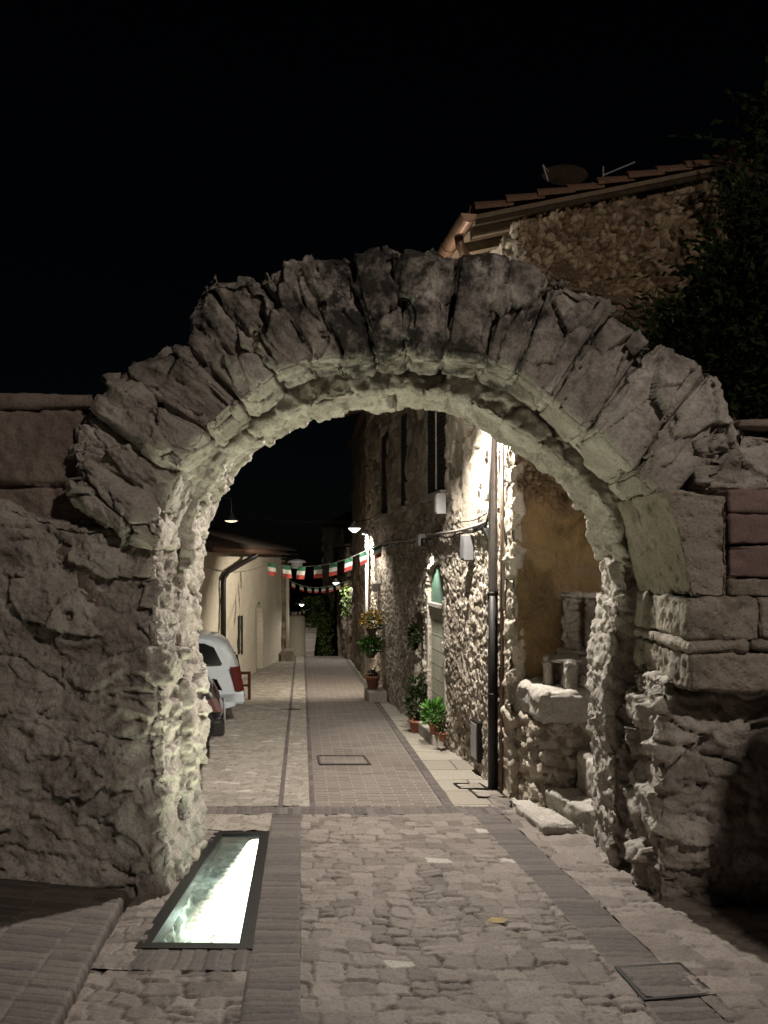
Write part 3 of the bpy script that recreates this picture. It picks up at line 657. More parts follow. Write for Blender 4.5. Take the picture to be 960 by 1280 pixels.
m = MB(); m.box(.3, 9.5, .35, 4.1, -1.2, zev-.1, lambda a, b, z: H(a, b, z)); m.build('core', M['dark'], house)
# roof: deck, rafters, rows of curved tiles, gutter
def RZ(b): return zE+slope*(b+.42) if b < bR else zE+slope*(bR+.42)-slope*(b-bR)
m = MB()
for (b0, b1) in ((-.42, bR), (bR, 4.7)):
    v = [H(a, b, RZ(b)+d) for d in (-.10, -.06) for a in (-.16, 9.7) for b in (b0, b1)]
    m.add(v, [(0, 1, 3, 2), (4, 6, 7, 5), (0, 4, 5, 1), (2, 3, 7, 6), (0, 2, 6, 4), (1, 5, 7, 3)])
roof = m.build('roof', M['wood'], house)
m = MB(); rt = random.Random(9)
def tilerow(a, b0, b1, up, rad=.085, n=8):
    L = .36; st = .29; k = int(abs(b1-b0)/st); sg = 1 if b1 > b0 else -1
    for i in range(k+1):
        p0 = b0+sg*i*st; p1 = p0+sg*L; v = []; ja = rt.uniform(-.012, .012); jz = rt.uniform(0, .012)
        for (b, r, dz) in ((p0, rad*1.08, .026+jz), (p1, rad*.86, jz)):
            for rr in (r, r-.014):
                for q in range(n+1):
                    th = math.pi*q/n; zz_ = rr*math.sin(th)*(1 if up else -1)
                    v.append(H(a+ja+rr*math.cos(th), b, RZ(b)-.05+dz+zz_+(0 if up else .07)))
        w = n+1; f = []
        for q in range(n):
            f += [(q, q+1, 2*w+q+1, 2*w+q), (w+q, 3*w+q, 3*w+q+1, w+q+1), (q, w+q, w+q+1, q+1)]
        f += [(0, 2*w, 3*w, w), (n, w+n, 3*w+n, 2*w+n)]
        m.add(v, f)
for i in range(0, 44):
    a = -.1+i*.22
    tilerow(a, -.44, bR-.15, True); tilerow(a+.11, -.46, bR-.15, False)
    if i < 12: tilerow(a, 4.66, bR+.15, True); tilerow(a+.11, 4.66, bR+.15, False)
o = m.build('roof_tiles', M['tile'], roof)
m = MB()
for i in range(25):
    a0 = -.17+i*.4; v = []
    for (a, r, d) in ((a0, .13, .03), (a0+.44, .11, 0)):
        for q in range(9):
            th = math.pi*q/8; p = H(a, bR+r*math.cos(th), RZ(bR)-.02+d+r*math.sin(th)); v.append(p)
    m.add(v, [(q, q+1, 10+q, 9+q) for q in range(8)])
m.build('ridge_tiles', M['tile'], roof, True)
# light mortar bedding showing at the verge, and one upturned tile at the ridge end
m = MB()
for i in range(24):
    a = .03+i*.4; m.box(a, a+.09, -.40, .5, RZ(-.4)-.19, RZ(-.4)-.105, lambda x, b, z: H(x, b, z+slope*(b+.4)))
    
    ra = m.build('rafter', M['wood'], house); m = MB()
    if i == 13: break
v = [H(-.15, b, RZ(b)+d) for b in (-.42, bR) for d in (-.145, -.105)]+[H(-.11, b, RZ(b)+d) for b in (-.42, bR) for d in (-.145, -.105)]
m = MB().add(v, [(0, 2, 3, 1), (4, 5, 7, 6), (0, 1, 5, 4), (2, 6, 7, 3), (1, 3, 7, 5), (0, 4, 6, 2)])
m.build('verge_board', M['eave'], house)
# half-round gutter and the swan-neck into the downpipe
m = MB(); gu = []
for a in (-.2, 9.7):
    for rr in (.075, .066):
        for q in range(11):
            th = math.pi*q/10; gu.append(H(a, -.50+rr*math.cos(th), zE-.075-rr*math.sin(th)))
f = []
for q in range(10): f += [(q, q+1, 22+q+1, 22+q), (11+q, 33+q, 33+q+1, 11+q+1), (q, 11+q, 12+q, q+1)]
f += [(0, 22, 33, 11), (10, 21, 43, 32), tuple(range(11))]
m.add(gu, f)
for a in (.5, 1.3, 2.1, 2.9): m.tube([H(a, -.50+.078*math.cos(t), zE-.075-.078*math.sin(t)) for t in np.linspace(0, math.pi, 9)], .008, 6)
m.build('gutter', M['copper'], house)
ap = .42     # pipe position along the facade
zt_ = zE-.14
dp = MB().tube([H(.15, -.50, zt_), H(.15, -.49, zt_-.08), H(.2, -.42, zt_-.16), H(.32, -.2, zt_-.26), H(ap, -.1, zt_-.34), H(ap, -.09, zt_-.5), H(ap, -.09, ZP(740, 7.75))], .043, 12)
dp.build('downpipe', M['copper'], house, True)
pg = MB().tube([H(ap, -.09, zt_-.8), H(ap, -.09, ZP(740, 7.75))], .044, 14); pg.build('downpipe_sleeve', M['greymetal'], house, True)
pb = MB().tube([H(ap, -.09, ZP(740, 7.75)), H(ap, -.09, gnd(ap)+.0)], .048, 14)
pbo = pb.build('cast_iron_pipe', M['blackmetal'], house, True)
for py in (742, 868):
    z = ZP(py, 7.75); MB().tube([H(ap, -.09, z-.02), H(ap, -.09, z+.02)], .054, 14).build('collar', M['blackmetal'], pbo, True)
MB().tube([H(.25, -.055, ZP(520, 7.6)), H(.25, -.055, gnd(.25))], .017, 8).build('thin_pipe', M['copper'], house, True)
MB().tube([H(.19, -.06, ZP(500, 7.6)), H(.19, -.06, ZP(760, 7.6))], .011, 8).build('thin_pipe', M['cable'], house, True)
# conduit along the wall, with the bend up by the pipe
zc = ZP(655, fy(fa(612)))
cpts = [H(.58, -.05, ZP(540, 8)), H(.60, -.055, ZP(600, 8)), H(.62, -.06, ZP(640, 8)), H(.72, -.06, zc+.02), H(.95, -.06, zc)]+[H(a, -.06-.004*math.sin(a*3), zc-.012*a+.01*math.sin(a*2.3)) for a in np.linspace(1.2, 8.6, 26)]
MB().tube(cpts, .017, 8).build('conduit', M['cable'], house, True)
MB().tube([(p[0]-.01, p[1], p[2]-.05+.012*math.sin(i*1.7)) for i, p in enumerate(cpts[2:])], .011, 6).build('conduit', M['blackmetal'], house, True)
MB().tube([H(a, -.05, zc+.10-.05*(a-.8)+.02*math.sin(a*4)) for a in np.linspace(.75, 2.3, 14)], .006, 6).build('conduit', M['blackmetal'], house, True)
m = MB(); m.tube([H(.62, -.03, ZP(684, 8)), H(.70, -.07, ZP(664, 8)), H(.85, -.05, ZP(657, 8)), H(1.15, -.07, ZP(660, 8.4))], .024, 6); m.build('bracket', M['blackmetal'], house)
# shutters, sills
for i, (w0, w1, zb, ztp) in enumerate(wins):
    wo_ = MB().box(w0+.01, w1-.01, .02, .055, zb+.01, ztp-.01, H).build('window', M['shutter'], house)
    m = MB()
    for k in range(int((ztp-zb)/.06)): m.box(w0+.06, (w0+w1)/2-.03, .004, .02, zb+.05+k*.06, zb+.085+k*.06, H); m.box((w0+w1)/2+.03, w1-.06, .004, .02, zb+.05+k*.06, zb+.085+k*.06, H)
    m.build('shutter', M['shutter'], wo_)
    MB().box(w0-.06, w1+.06, -.09, .06, zb-.09, zb-.01, H).build('sill', M['slab'], wo_, bevel=.01)
MB().tube([H(fa(548), -.03, fz(548, 612)), H(fa(547.5), -.03, fz(548, 612)+1.5)], .012, 6).build('thin_pipe', M['cable'], house)
# niche door with pale stone blocks and its green fanlight
nb = mk('blocked_doorway', [H(na0, .026, gnd(nc)-.2), H(na1, .026, gnd(nc)-.2), H(na1, .026, ntop+.02), H(na0, .026, ntop+.02)], [(0, 1, 2, 3)], M['niche'], house, False, uv=[(0, 0), (1.25, 0), (1.25, 2.6), (0, 2.6)])
m = MB(); m.box(na0-.02, na1+.02, -.02, .022, nspring-.26, nspring-.20, H); m.build('lintel', M['slab'], nb, bevel=.008)
v = [H(nc-nr_*.96, .02, nspring-.2), H(nc+nr_*.96, .02, nspring-.2)]+[H(nc+nr_*.96*math.cos(t), .02, nspring+(ntop-nspring)*.95*math.sin(t)) for t in np.linspace(0, math.pi, 13)]
mk('fanlight', v, [tuple(range(len(v)))], M['greenish'], nb, False)
for s_ in (na0-.09, na1+.01): MB().box(s_, s_+.08, -.025, .05, gnd(nc)-.1, nspring-.1, H).build('jamb', M['slab'], nb, bevel=.01)
MB().box(na0-.06, na1-.05, -.17, .1, gnd(nc)-.1, gnd(nc)+.17, H).build('doorstep', M['slab'], nb, bevel=.02)
MB().box(dk[0]+.02, dk[1]-.02, .1, .16, -1.2, dk[3]-.02, H).build('door', M['shutter'], house)
ha, hz = fa(602), fz(602, 925)
hb = MB().box(ha-.13, ha+.13, -.085, .05, hz-.21, hz+.21, H).build('hatch', M['blackmetal'], house, bevel=.006)
MB().box(ha-.10, ha+.10, -.092, -.082, hz-.18, hz+.18, H).build('panel', M['greymetal'], hb)
# boxes and lamps fixed to the house
def hbox(name, px, py, w, h, d, mat, label, cat, lidm=None):
    a, z = fa(px), fz(px, py); t = thing(name, H(a, -.06, z), label, cat)
    MB().box(a-w/2, a+w/2, -.06-d, -.03, z-h/2, z+h/2, H).build('body', M[mat], t, bevel=.006)
    MB().box(a-w/2+.012, a+w/2-.012, -.067-d, -.058-d, z-h/2+.02, z+h/2-.02, H).build('cover', M[mat], t, bevel=.003)
    return t
hbox('utility_box', 559, 630, .13, .25, .09, 'white', 'small white meter box beside the near window sill', 'utility box')
hbox('utility_box', 592.5, 685, .17, .27, .07, 'plate', 'pale grey cover plate under the conduit bend, between pipe and niche', 'utility box')
hbox('utility_box', 536, 675, .2, .16, .10, 'greymetal', 'grey junction box on the conduit just over the niche spotlight', 'utility box')
hbox('utility_box', 476, 734, .22, .14, .10, 'greymetal', 'dull grey box on the lit wall above the yellow flowers', 'utility box')
# name plate on the cast iron pipe
t = thing('sticker', H(ap-.04, -.15, ZP(790, 7.7)), 'white paper sticker on the black drainpipe', 'sticker')
MB().box(ap-.05, ap-.005, -.149, -.146, ZP(798, 7.7), ZP(783, 7.7), H).build('paper', M['white'], t)

# ================================================================== STAIR BLOCK BESIDE THE HOUSE
st = thing('stone_stairs', (1.6, 6.9, float(g(6.9))), 'rough stone stair block with thick top slab, tucked behind the right pier', 'stairs')
gs = float(g(6.9)); zs1 = ZP(868, 6.7); zs0 = zs1-.24
cs = [(1.33, 6.72, gs-.2), (2.9, 6.85, gs-.2), (1.20, 7.5, gs-.2), (2.9, 7.6, gs-.2), (1.33, 6.72, zs0), (2.9, 6.85, zs0), (1.20, 7.5, zs0), (2.9, 7.6, zs0)]
block('stair_block', hexa(cs), (1.6, .8, .9), .016, rockfn(500, (.13, .13, .08), .022, .3, .04, .006, None, .008, None, None, .015, .04), M['rubble'], st, rnd=.03)
cs = [(1.325, 6.70, zs0), (2.9, 6.84, zs0), (1.19, 7.48, zs0), (2.9, 7.6, zs0), (1.325, 6.70, zs1), (2.9, 6.84, zs1), (1.19, 7.48, zs1+.03), (2.9, 7.6, zs1+.03)]
block('top_slab', hexa(cs), (1.6, .8, .24), .016, rockfn(501, (.5, .5, .4), .008, .06, .01, .004, None, .008, None, None, .012), M['slab'], st, rnd=.04)
zt1 = ZP(1010, 6.2)
def tread(x0, x1, y0, y1, za, zb, seed, sk=.16):
    cs = [(x0, y0, za), (x1, y0, za), (x0-sk, y1, za), (x1, y1, za), (x0, y0, zb), (x1, y0, zb), (x0-sk, y1, zb), (x1, y1, zb)]
    block('step', hexa(cs), (x1-x0, y1-y0, zb-za), .016, rockfn(seed, (.4, .25, .3), .008, .1, .012, .006, None, .006, None, None, .008), M['slab'], st, rnd=.02)
tread(1.555, 2.6, 6.12, 6.70, gs-.1, zt1, 502, .2); tread(1.66, 2.6, 6.32, 6.72, zt1-.02, zt1+.32, 503, .05)
# low slab at its foot
sl = thing('stone_slab', (1.32, 6.6, float(g(6.6))), 'low worn doorstep slab with rounded near corner, lying on the paving at the stair foot', 'slab')
cs = [(1.24, 6.13, float(g(6.1))-.06), (1.47, 6.16, float(g(6.1))-.06), (1.10, 7.1, float(g(7.1))-.06), (1.36, 7.05, float(g(7.1))-.06)]
cs += [(x, y, float(g(y))+.085) for x, y, _ in cs]
block('tread', hexa(cs), (.24, 1., .15), .012, rockfn(510, (.5, .5, .3), .008, .06, .0, .004, None, .005, None, None, .008), M['slab'], sl, rnd=.035)
# little built-up stones standing on the top slab
zb_ = zs1+.025
tb = thing('stone_bench', (1.53, 7.0, zb_), 'miniature bench of two upright stones and a slanting lid on the stair slab', 'bench')
for (x0, x1, y0, y1, h, sd) in ((1.435, 1.50, 7.1, 7.2, .20, 520), (1.555, 1.66, 6.83, 6.98, .22, 521)):
    block('support', boxp(x0, x1, y0, y1, zb_-.02, zb_+h), (x1-x0, y1-y0, h), .009, rockfn(sd, (.1, .1, .06), .008, .2, .01, .003, None, .004, None, None, .004), M['slab'], tb, rnd=.02)
cs = [(1.44, 7.0, zb_+.2), (1.68, 6.80, zb_+.22), (1.43, 7.22, zb_+.2), (1.72, 7.1, zb_+.23), (1.44, 7.0, zb_+.235), (1.68, 6.80, zb_+.25), (1.43, 7.22, zb_+.24), (1.72, 7.1, zb_+.28)]
block('lid', hexa(cs), (.28, .3, .05), .01, rockfn(522, (.2, .2, .2), .005, .1, .0, .003, None, .004, None, None, .006), M['slab'], tb, rnd=.015)
def stack(x, y, zb, w, h, seed, label, n=5):
    t = thing('stone_pillar', (x, y, zb), label, 'pillar')
    block('shaft', boxp(x-w/2, x+w/2, y-w/2, y+w/2, zb, zb+h), (w, w, h), .009, rockfn(seed, (.2, .2, h/n), .012, .2, .02, .005, None, .006, None, None, .004), M['slab'], t, rnd=.015)
    block('cap', boxp(x-w*.72, x+w*.72, y-w*.72, y+w*.72, zb+h+.002, zb+h+.04), (w*1.4, w*1.4, .04), .01, rockfn(seed+1, (.3, .3, .3), .004, .08, 0, .002, None, .004, None, None, .004), M['slab'], t, rnd=.012)
    block('base', boxp(x-w*.95, x+w*.95, y-w*.8, y+w*.8, zb-.035, zb-.001), (w*1.8, w*1.6, .035), .012, rockfn(seed+2, (.3, .3, .3), .004, .08, 0, .002, None, .004, None, None, .004), M['slab'], t, rnd=.012)
yk = 7.22
block('upper_ledge', boxp(1.60, 2.9, 7.16, 7.5, zb_-.03, ZP(812, yk)-.038), (1.3, .34, .32), .016, rockfn(530, (.2, .2, .12), .015, .2, .02, .005, None, .006, None, None, .008), M['slab'], st, rnd=.03)
stack(1.692, yk, ZP(812, yk), .115, (812-746)*yk/F, 540, 'slim stacked-stone pillar with flat cap standing on the stair ledge')
stack(1.87, yk+.06, ZP(812, yk), .1, (812-748)*yk/F, 545, 'shorter stone pillar half hidden by the right pier')
rk = thing('stone', (1.78, 6.95, zb_), 'rounded loose stone beside the miniature bench', 'stone')
m = MB(); v, q = [], []
block('boulder', lambda a, b, c: (1.76+.085*np.tan((a-.5)*1.5)/.93*np.sqrt(1-.5*((b-.5)*2)**2*.9), 6.92+.08*np.tan((b-.5)*1.5)/.93, zb_+.05+.065*np.tan((c-.5)*1.5)/.93), (.15, .15, .12), .01, rockfn(550, (.1, .1, .1), .006, .2, 0, .003, None, .005, None, None, .01), M['slab'], rk, rnd=.05)

# ================================================================== THINGS IN THE ROAD SURFACE
def cover(label, pts, mat, fm='blackmetal'):
    P_ = [np.array(p) for p in pts]; c = sum(P_)/4; t = thing('manhole_cover', (*c, float(g(c[1]))), label, 'manhole cover')
    m = MB(); w = .018; k = 1-w*2/np.linalg.norm(P_[0]-P_[2])*1.6
    for i in range(4):
        a, b = P_[i], P_[(i+1) % 4]; a2, b2 = c+(a-c)*k, c+(b-c)*k
        v = [(*p, float(g(p[1]))+z) for z in (-.02, .0215) for p in (a, b, b2, a2)]
        m.add(v, [(0, 3, 2, 1), (4, 5, 6, 7), (0, 1, 5, 4), (1, 2, 6, 5), (2, 3, 7, 6), (3, 0, 4, 7)])
    m.build('frame', M[fm], t)
    P2_ = [c+(p-c)*k for p in P_]
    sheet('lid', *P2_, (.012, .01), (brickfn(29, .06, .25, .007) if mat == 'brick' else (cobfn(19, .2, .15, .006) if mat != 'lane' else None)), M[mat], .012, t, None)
def GP(px, py):
    Y = 1600./(py-785); 
    if Y > 6.96: Y = 1891.2/(py-743)
    return ((px-CXP)*Y/F, Y)
cover('brick-filled manhole cover with thin black frame, near right in the brick strip', [GP(805, 1256), GP(896, 1249), GP(850, 1208), GP(768, 1214)], 'brick')
cover('long paved manhole cover set in the middle of the brick lane', [GP(399, 957), GP(464, 957), GP(456, 946), GP(396, 946)], 'lane', 'brick')
cover('stone-filled manhole cover on the slabs near the foot of the black drainpipe', [GP(597, 999), GP(634, 999), GP(622, 989), GP(585, 989)], 'cobble2')
cover('narrow manhole cover on the gutter slabs, a step beyond the one by the drainpipe', [GP(574, 988), GP(612, 988), GP(600, 981), GP(566, 981)], 'cobble2')
lf = GP(621, 1157); t = thing('leaf', (*lf, float(g(lf[1]))+.03), 'single yellowed leaf fallen on the rough paving', 'leaf')
m = MB(); m.add([(lf[0]+x, lf[1]+y, float(g(lf[1]+y))+.024+z) for x, y, z in ((-.06, 0, 0), (-.02, .045, .006), (.03, .04, .004), (.065, .01, .01), (.03, -.035, .004), (-.02, -.03, .003))], [(0, 5, 4, 3, 2, 1)]); m.build('blade', M['dryleaf'], t)
dr = GP(363, 888); t = thing('drain', (*dr, float(g(dr[1]))), 'narrow dark drain slot across the cobble strip by the cars', 'drain')
MB().box(dr[0]-.16, dr[0]+.16, dr[1]-.05, dr[1]+.05, float(g(dr[1]))-.02, float(g(dr[1]))+.024).build('grate', M['blackmetal'], t)

# ================================================================== LEFT PLASTER HOUSE
LA, LB = np.array((-3.32, 14.0)), np.array((-2.95, 23.0)); dL = (LB-LA)/np.linalg.norm(LB-LA); nL = np.array((dL[1], -dL[0])); LL = np.linalg.norm(LB-LA)
def K(a, b, z): p = LA+dL*a-nL*b; return (float(p[0]), float(p[1]), float(z))     # b goes into the house
lh = thing('plaster_house', K(0, 0, -1), 'low cream plastered house with tiled roof, behind the parked cars', 'house')
ze = CZ+.22
aL = np.linspace(0, LL, 330); zL = np.linspace(-1.5, ze, 150); A, Z = np.meshgrid(aL, zL, indexing='ij'); a_, z_ = A.ravel(), Z.ravel(); P2 = np.column_stack([a_, z_, a_*0])
def la(px):     # along the wall at an image column
    k = (px-CXP)/F; return (LA[0]-k*LA[1])/(k*dL[1]-dL[0])
dn = fbm(P2*1.2, 600, 3)*.02+fbm(P2*14, 601, 3)*.004
ac = la(324); ra_ = (la(329)-la(319.5))/2; yac = LA[1]+dL[1]*ac; zs_ = ZP(775, yac); zt_2 = ZP(753, yac)
dn = np.where((np.abs(a_-ac) < ra_) & (z_ < zs_+(zt_2-zs_)*np.sqrt(np.clip(1-((a_-ac)/ra_)**2, 0, 1))), -.14, dn)
sl_ = []
for px0, px1 in ((297.6, 299.4), (301.4, 303)):
    s0, s1 = la(px0), la(px1); ym = LA[1]+dL[1]*s0; sl_.append((s0, s1, ZP(817, ym), ZP(771, ym))); dn = np.where((a_ > s0) & (a_ < s1) & (z_ > ZP(817, ym)) & (z_ < ZP(771, ym)), -.15, dn)
XY = LA+np.outer(a_, dL)+np.outer(dn, nL)
mk('wall', np.column_stack([XY, z_]), ngrid(329, 149), M['plaster'], lh, True, {'tint': np.full(len(a_), .5)})
m = MB(); m.box(.0, LL, .2, 5, -1.6, ze-.02, K); m.build('core', M['plaster'], lh)
for s in sl_: MB().box(s[0], s[1], -.014, .10, s[2]-.02, s[3]+.02, K).build('window', M['shutter'], lh)
m = MB(); ap_ = 7
v = [K(a, b, z) for a in (-.4, LL+.1) for (b, z) in ((-.4, ze), (2.5, ze+.75), (5.4, ze), (-.4, ze-.07), (5.4, ze-.07))]
M['oldtile'] = stone('sooty_roof_tile', [(.04, .03, .024), (.07, .05, .04), (.10, .075, .06)], 5, 40, .3)
rfl = m.add(v, [(0, 5, 6, 1), (1, 6, 7, 2), (3, 4, 9, 8), (0, 3, 8, 5), (2, 7, 9, 4), (0, 1, 2, 4, 3), (5, 8, 9, 7, 6)]).build('roof', M['oldtile'], lh)
m = MB()
for i in range(44):
    a = -.35+i*.22
    m.tube([K(a, -.42, ze+.02), K(a, 2.5, ze+.78)], .075, 8)
m.build('roof_tiles', M['oldtile'], rfl, True)
MB().tube([K(-.4, -.44, ze-.03), K(LL+.1, -.44, ze-.03)], .06, 10).build('gutter', M['copper'], lh, True)
pa, pb_ = la(299), la(274)
MB().tube([K(pa, -.42, ze-.05), K(pa, -.35, ze-.14), K(pa-.2, -.2, ze-.24), K(pb_+.3, -.10, ze-.45), K(pb_+.03, -.08, ze-.58), K(pb_, -.08, ze-.75), K(pb_, -.08, -1.3)], .055, 10).build('downpipe', M['blackmetal'], lh, True)
MB().tube([K(.5+i*.4, -.03, ze-.35-.12*math.sin(i/15*math.pi)) for i in range(16)], .012, 6).build('cable', M['cable'], lh)

# ================================================================== PARKED CARS (rear ends towards the lane)
def car(name, label, cat, rear, rz, prof, hw, paint, tailm, tailz, win, sc_=1.):
    zc_ = float(g(rear[1]+.6)); t = thing(name, (rear[0], rear[1], zc_), label, cat, rz=rz)
    # local: x = forward from the rear bumper is -x (car points left), y across from near side 0 to far side
    n = len(prof); ws = np.linspace(-1, 1, 13); V, top = [], max(p[1] for p in prof)
    for w in ws:
        for (x, z) in prof:
            tum = max(0, (z-.85*1)/max(.1, top-.85)); hw_ = hw*(1-.16*tum); bulge = abs(w)**4
            xx = x+( .10*bulge if x < 1. else -.12*bulge if x > 3.2 else 0)
            V.append((-xx, hw+w*hw_, z-(.03*bulge if z > .5 else 0)))
    V = np.array(V); f = []
    for i in range(12):
        for k in range(n): f.append((i*n+k, i*n+(k+1) % n, (i+1)*n+(k+1) % n, (i+1)*n+k))
    f += [tuple(range(n)), tuple(range(12*n, 13*n))[::-1]]
    R_ = t.matrix_world
    def place(vs): return [tuple(R_ @ __import__('mathutils').Vector(v)) for v in vs]
    b = mk('body', place(V), f, paint, t, True)
    es = b.modifiers.new('edge', 'EDGE_SPLIT'); es.split_angle = math.radians(38)
    def yside(z, near=True):
        tum = max(0, (z-.85)/max(.1, top-.85)); return (hw-hw*(1-.16*tum)) if near else hw+hw*(1-.16*tum)
    for near in (True, False):
        s = -1 if near else 1
        for poly in win:
            v = [(-x, yside(z, near)+s*.006, z) for x, z in poly]+[(-x, yside(z, near)-s*.02, z) for x, z in poly]; k = len(poly)
            mk('side_window', place(v), [tuple(range(k)), tuple(range(k, 2*k))]+[(i, (i+1) % k, k+(i+1) % k, k+i) for i in range(k)], M['glassdark'], t, False)
        zl = tailz; xr = np.interp(zl, [p[1] for p in sorted(prof[:6], key=lambda q: q[1])], [p[0] for p in sorted(prof[:6], key=lambda q: q[1])])
        mm = MB(); y0 = yside(.8, near)
        for i in range(4):
            za, zb2 = zl[0]+(zl[1]-zl[0])*i/4, zl[0]+(zl[1]-zl[0])*(i+1)/4; xa = xr[0]+(xr[1]-xr[0])*i/4; xb = xr[0]+(xr[1]-xr[0])*(i+1)/4
            mm.add([(-(xa+.03), y0+s*.008, za), (-(xb+.03), y0+s*.008, zb2), (-(xb+.12), y0+s*.008, zb2), (-(xa+.12), y0+s*.008, za),
                    (-(xa-.02), y0-s*.07, za), (-(xb-.02), y0-s*.07, zb2)], [(0, 1, 2, 3), (0, 4, 5, 1)])
        o = MB(); o.add(place(mm.v), mm.f).build('taillight', tailm, t)
        for xw in (.78, .78+2.45):
            wm = MB().lathe([(.12, -.10), (.29, -.10), (.31, -.07), (.31, .07), (.29, .10), (.12, .10)], (-xw, yside(.3, near)-s*.11, .31), 22, 1)
            wo2 = MB().add(place(wm.v), wm.f).build('wheel', M['rubber'], t, True)
            rm = MB().lathe([(.0, .085*s), (.17, .095*s), (.2, .1*s)], (-xw, yside(.3, near)-s*.11, .31), 16, 1)
            MB().add(place(rm.v), rm.f).build('rim', M['chrome'], wo2, True)
    bm_ = MB().box(-.35, .02, -.0, 2*hw, .30, .50); mm = MB().add(place(bm_.v), bm_.f).build('bumper', paint, t, bevel=.04)
    cb = MB().box(-.4, .03, .03, 2*hw-.03, .415, .435); MB().add(place(cb.v), cb.f).build('trim', M['chrome'] if paint == M['carblack'] else M['blackmetal'], t)
    if paint == M['carwhite']:
        for y in (.22, 2*hw-.22):
            r_ = MB().tube([(-.75, y, top-.03), (-.9, y, top+.045), (-2.2, y, top+.05), (-2.35, y, top)], .016, 8); MB().add(place(r_.v), r_.f).build('roof_rail', M['blackmetal'], t, True)
        wp = MB().tube([(-.12, hw, .98), (-.10, hw-.25, 1.0)], .01, 6); MB().add(place(wp.v), wp.f).build('wiper', M['blackmetal'], t)
    return t
prof_w = [(.02, .28), (.0, .5), (.02, .62), (.05, .80), (.12, 1.0), (.22, 1.17), (.36, 1.27), (.7, 1.32), (1.5, 1.34), (2.1, 1.28), (2.9, .92), (3.6, .80), (3.75, .6), (3.75, .3), (3.0, .2), (.4, .2)]
car('parked_car', 'silver white hatchback with roof rails, its rear to the lane behind the dark car', 'car', (-2.07, 11.75), .2, prof_w, .80, M['carwhite'], M['tail'], (.50, .86),
    [[(.30, .90), (.42, 1.14), (.56, 1.20), (1.05, 1.22), (1.05, .90)], [(1.12, .90), (1.12, 1.22), (1.75, 1.2), (2.35, .93)]])
prof_b = [(.06, .26), (.0, .36), (.0, .52), (.05, .66), (.12, .78), (.20, .85), (.50, .90), (.95, 1.26), (1.9, 1.32), (2.2, 1.28), (2.75, .90), (3.5, .80), (3.7, .6), (3.7, .3), (3.0, .2), (.4, .2)]
car('parked_car', 'glossy black car peeping out nearest the left pier, with faded tail lamp and chrome trim', 'car', (-1.82, 9.05), .2, prof_b, .78, M['carblack'], M['tail2'], (.59, .74),
    [[(.72, .92), (1.0, 1.20), (1.35, 1.24), (1.35, .92)], [(1.42, .92), (1.42, 1.25), (1.95, 1.24), (2.5, .93)]])
# little red-brown wooden frame behind the car
gx, gy = W(306, 0, 14.3)[0], 14.3; gzz = float(g(gy)); t = thing('wooden_stand', (gx, gy, gzz), 'small red-brown wooden frame standing behind the silver car', 'stand')
for x in (-.16, .08): MB().box(gx+x-.025, gx+x+.025, gy-.02, gy+.02, gzz, ZP(843, gy)).build('post', M['redwood'], t, bevel=.004)
MB().box(gx-.20, gx+.105, gy-.024, gy+.024, ZP(843, gy)+.001, ZP(843, gy)+.05).build('rail', M['redwood'], t, bevel=.004)
MB().box(gx-.135, gx+.055, gy-.018, gy+.018, ZP(856, gy)-.03, ZP(856, gy)+.01).build('rail', M['redwood'], t, bevel=.004)

# ================================================================== FARTHER HOUSES
def hull(name, pts, z1, mat, label, seed, res=.06, roof=True, cell=(.25, .25, .15)):
    """pts: near-front, far-front, far-back, near-back corners in plan"""
    z0 = float(g(max(p[1] for p in pts)))-.4; p = pts
    t = thing(name, (*p[0], float(g(p[0][1]))), label, 'house')
    cs = [(*p[0], z0), (*p[1], z0), (*p[3], z0), (*p[2], z0), (*p[0], z1), (*p[1], z1), (*p[3], z1), (*p[2], z1)]
    d = np.linalg.norm(np.array(p[1])-p[0]), np.linalg.norm(np.array(p[3])-p[0])
    block('wall', hexa(cs), (d[0], d[1], z1-z0), (res, res*1.5, res), rockfn(seed, cell, .02, .15, .03, .004, None, .006, None, None, .02), M[mat], t, rnd=.03)
    if roof:
        c = np.array(p).mean(0); m = MB(); e = [tuple(c+(np.array(q)-c)*1.06) for q in p]; h = (np.array(e[2])+e[3])/2-(np.array(e[0])+e[1])/2
        r0 = (np.array(e[0])+e[3])/2; r1 = (np.array(e[1])+e[2])/2
        v = [(*q, z1+.02) for q in e]+[(*r0, z1+.7), (*r1, z1+.7)]
        m.add(v, [(0, 1, 5, 4), (2, 3, 4, 5), (0, 4, 3), (1, 2, 5), (0, 3, 2, 1)]); m.build('roof', M['tile'], t)
    return t
h2 = hull('town_house', [(-.33, 16.95), (-.92, 22.8), (3.2, 23.6), (3.4, 17.3)], CZ+3.2, 'dark', 'dark tall stone house past the lit corner with the flowers', 700)
h3_ = hull('town_house', [(-1.10, 23.3), (-1.6, 27.6), (2.5, 28), (2.6, 23.6)], CZ+.4, 'dark', 'lower brownish house down the lane with a lit edge and wooden door', 710)
MB().box(-1.20, -1.10, 24.2, 25.3, -1.7, .1).build('door', M['redwood'], h3_)
MB().box(-1.36, -1.28, 25.9, 26.7, -1.0, .3).build('window', M['shutter'], h3_)
h4 = hull('town_house', [(-2.25, 29.0), (-1.62, 30.5), (1, 31), (-.8, 35)], CZ+1.2, 'dark', 'dark gabled house closing the end of the lane behind the ivy', 720)
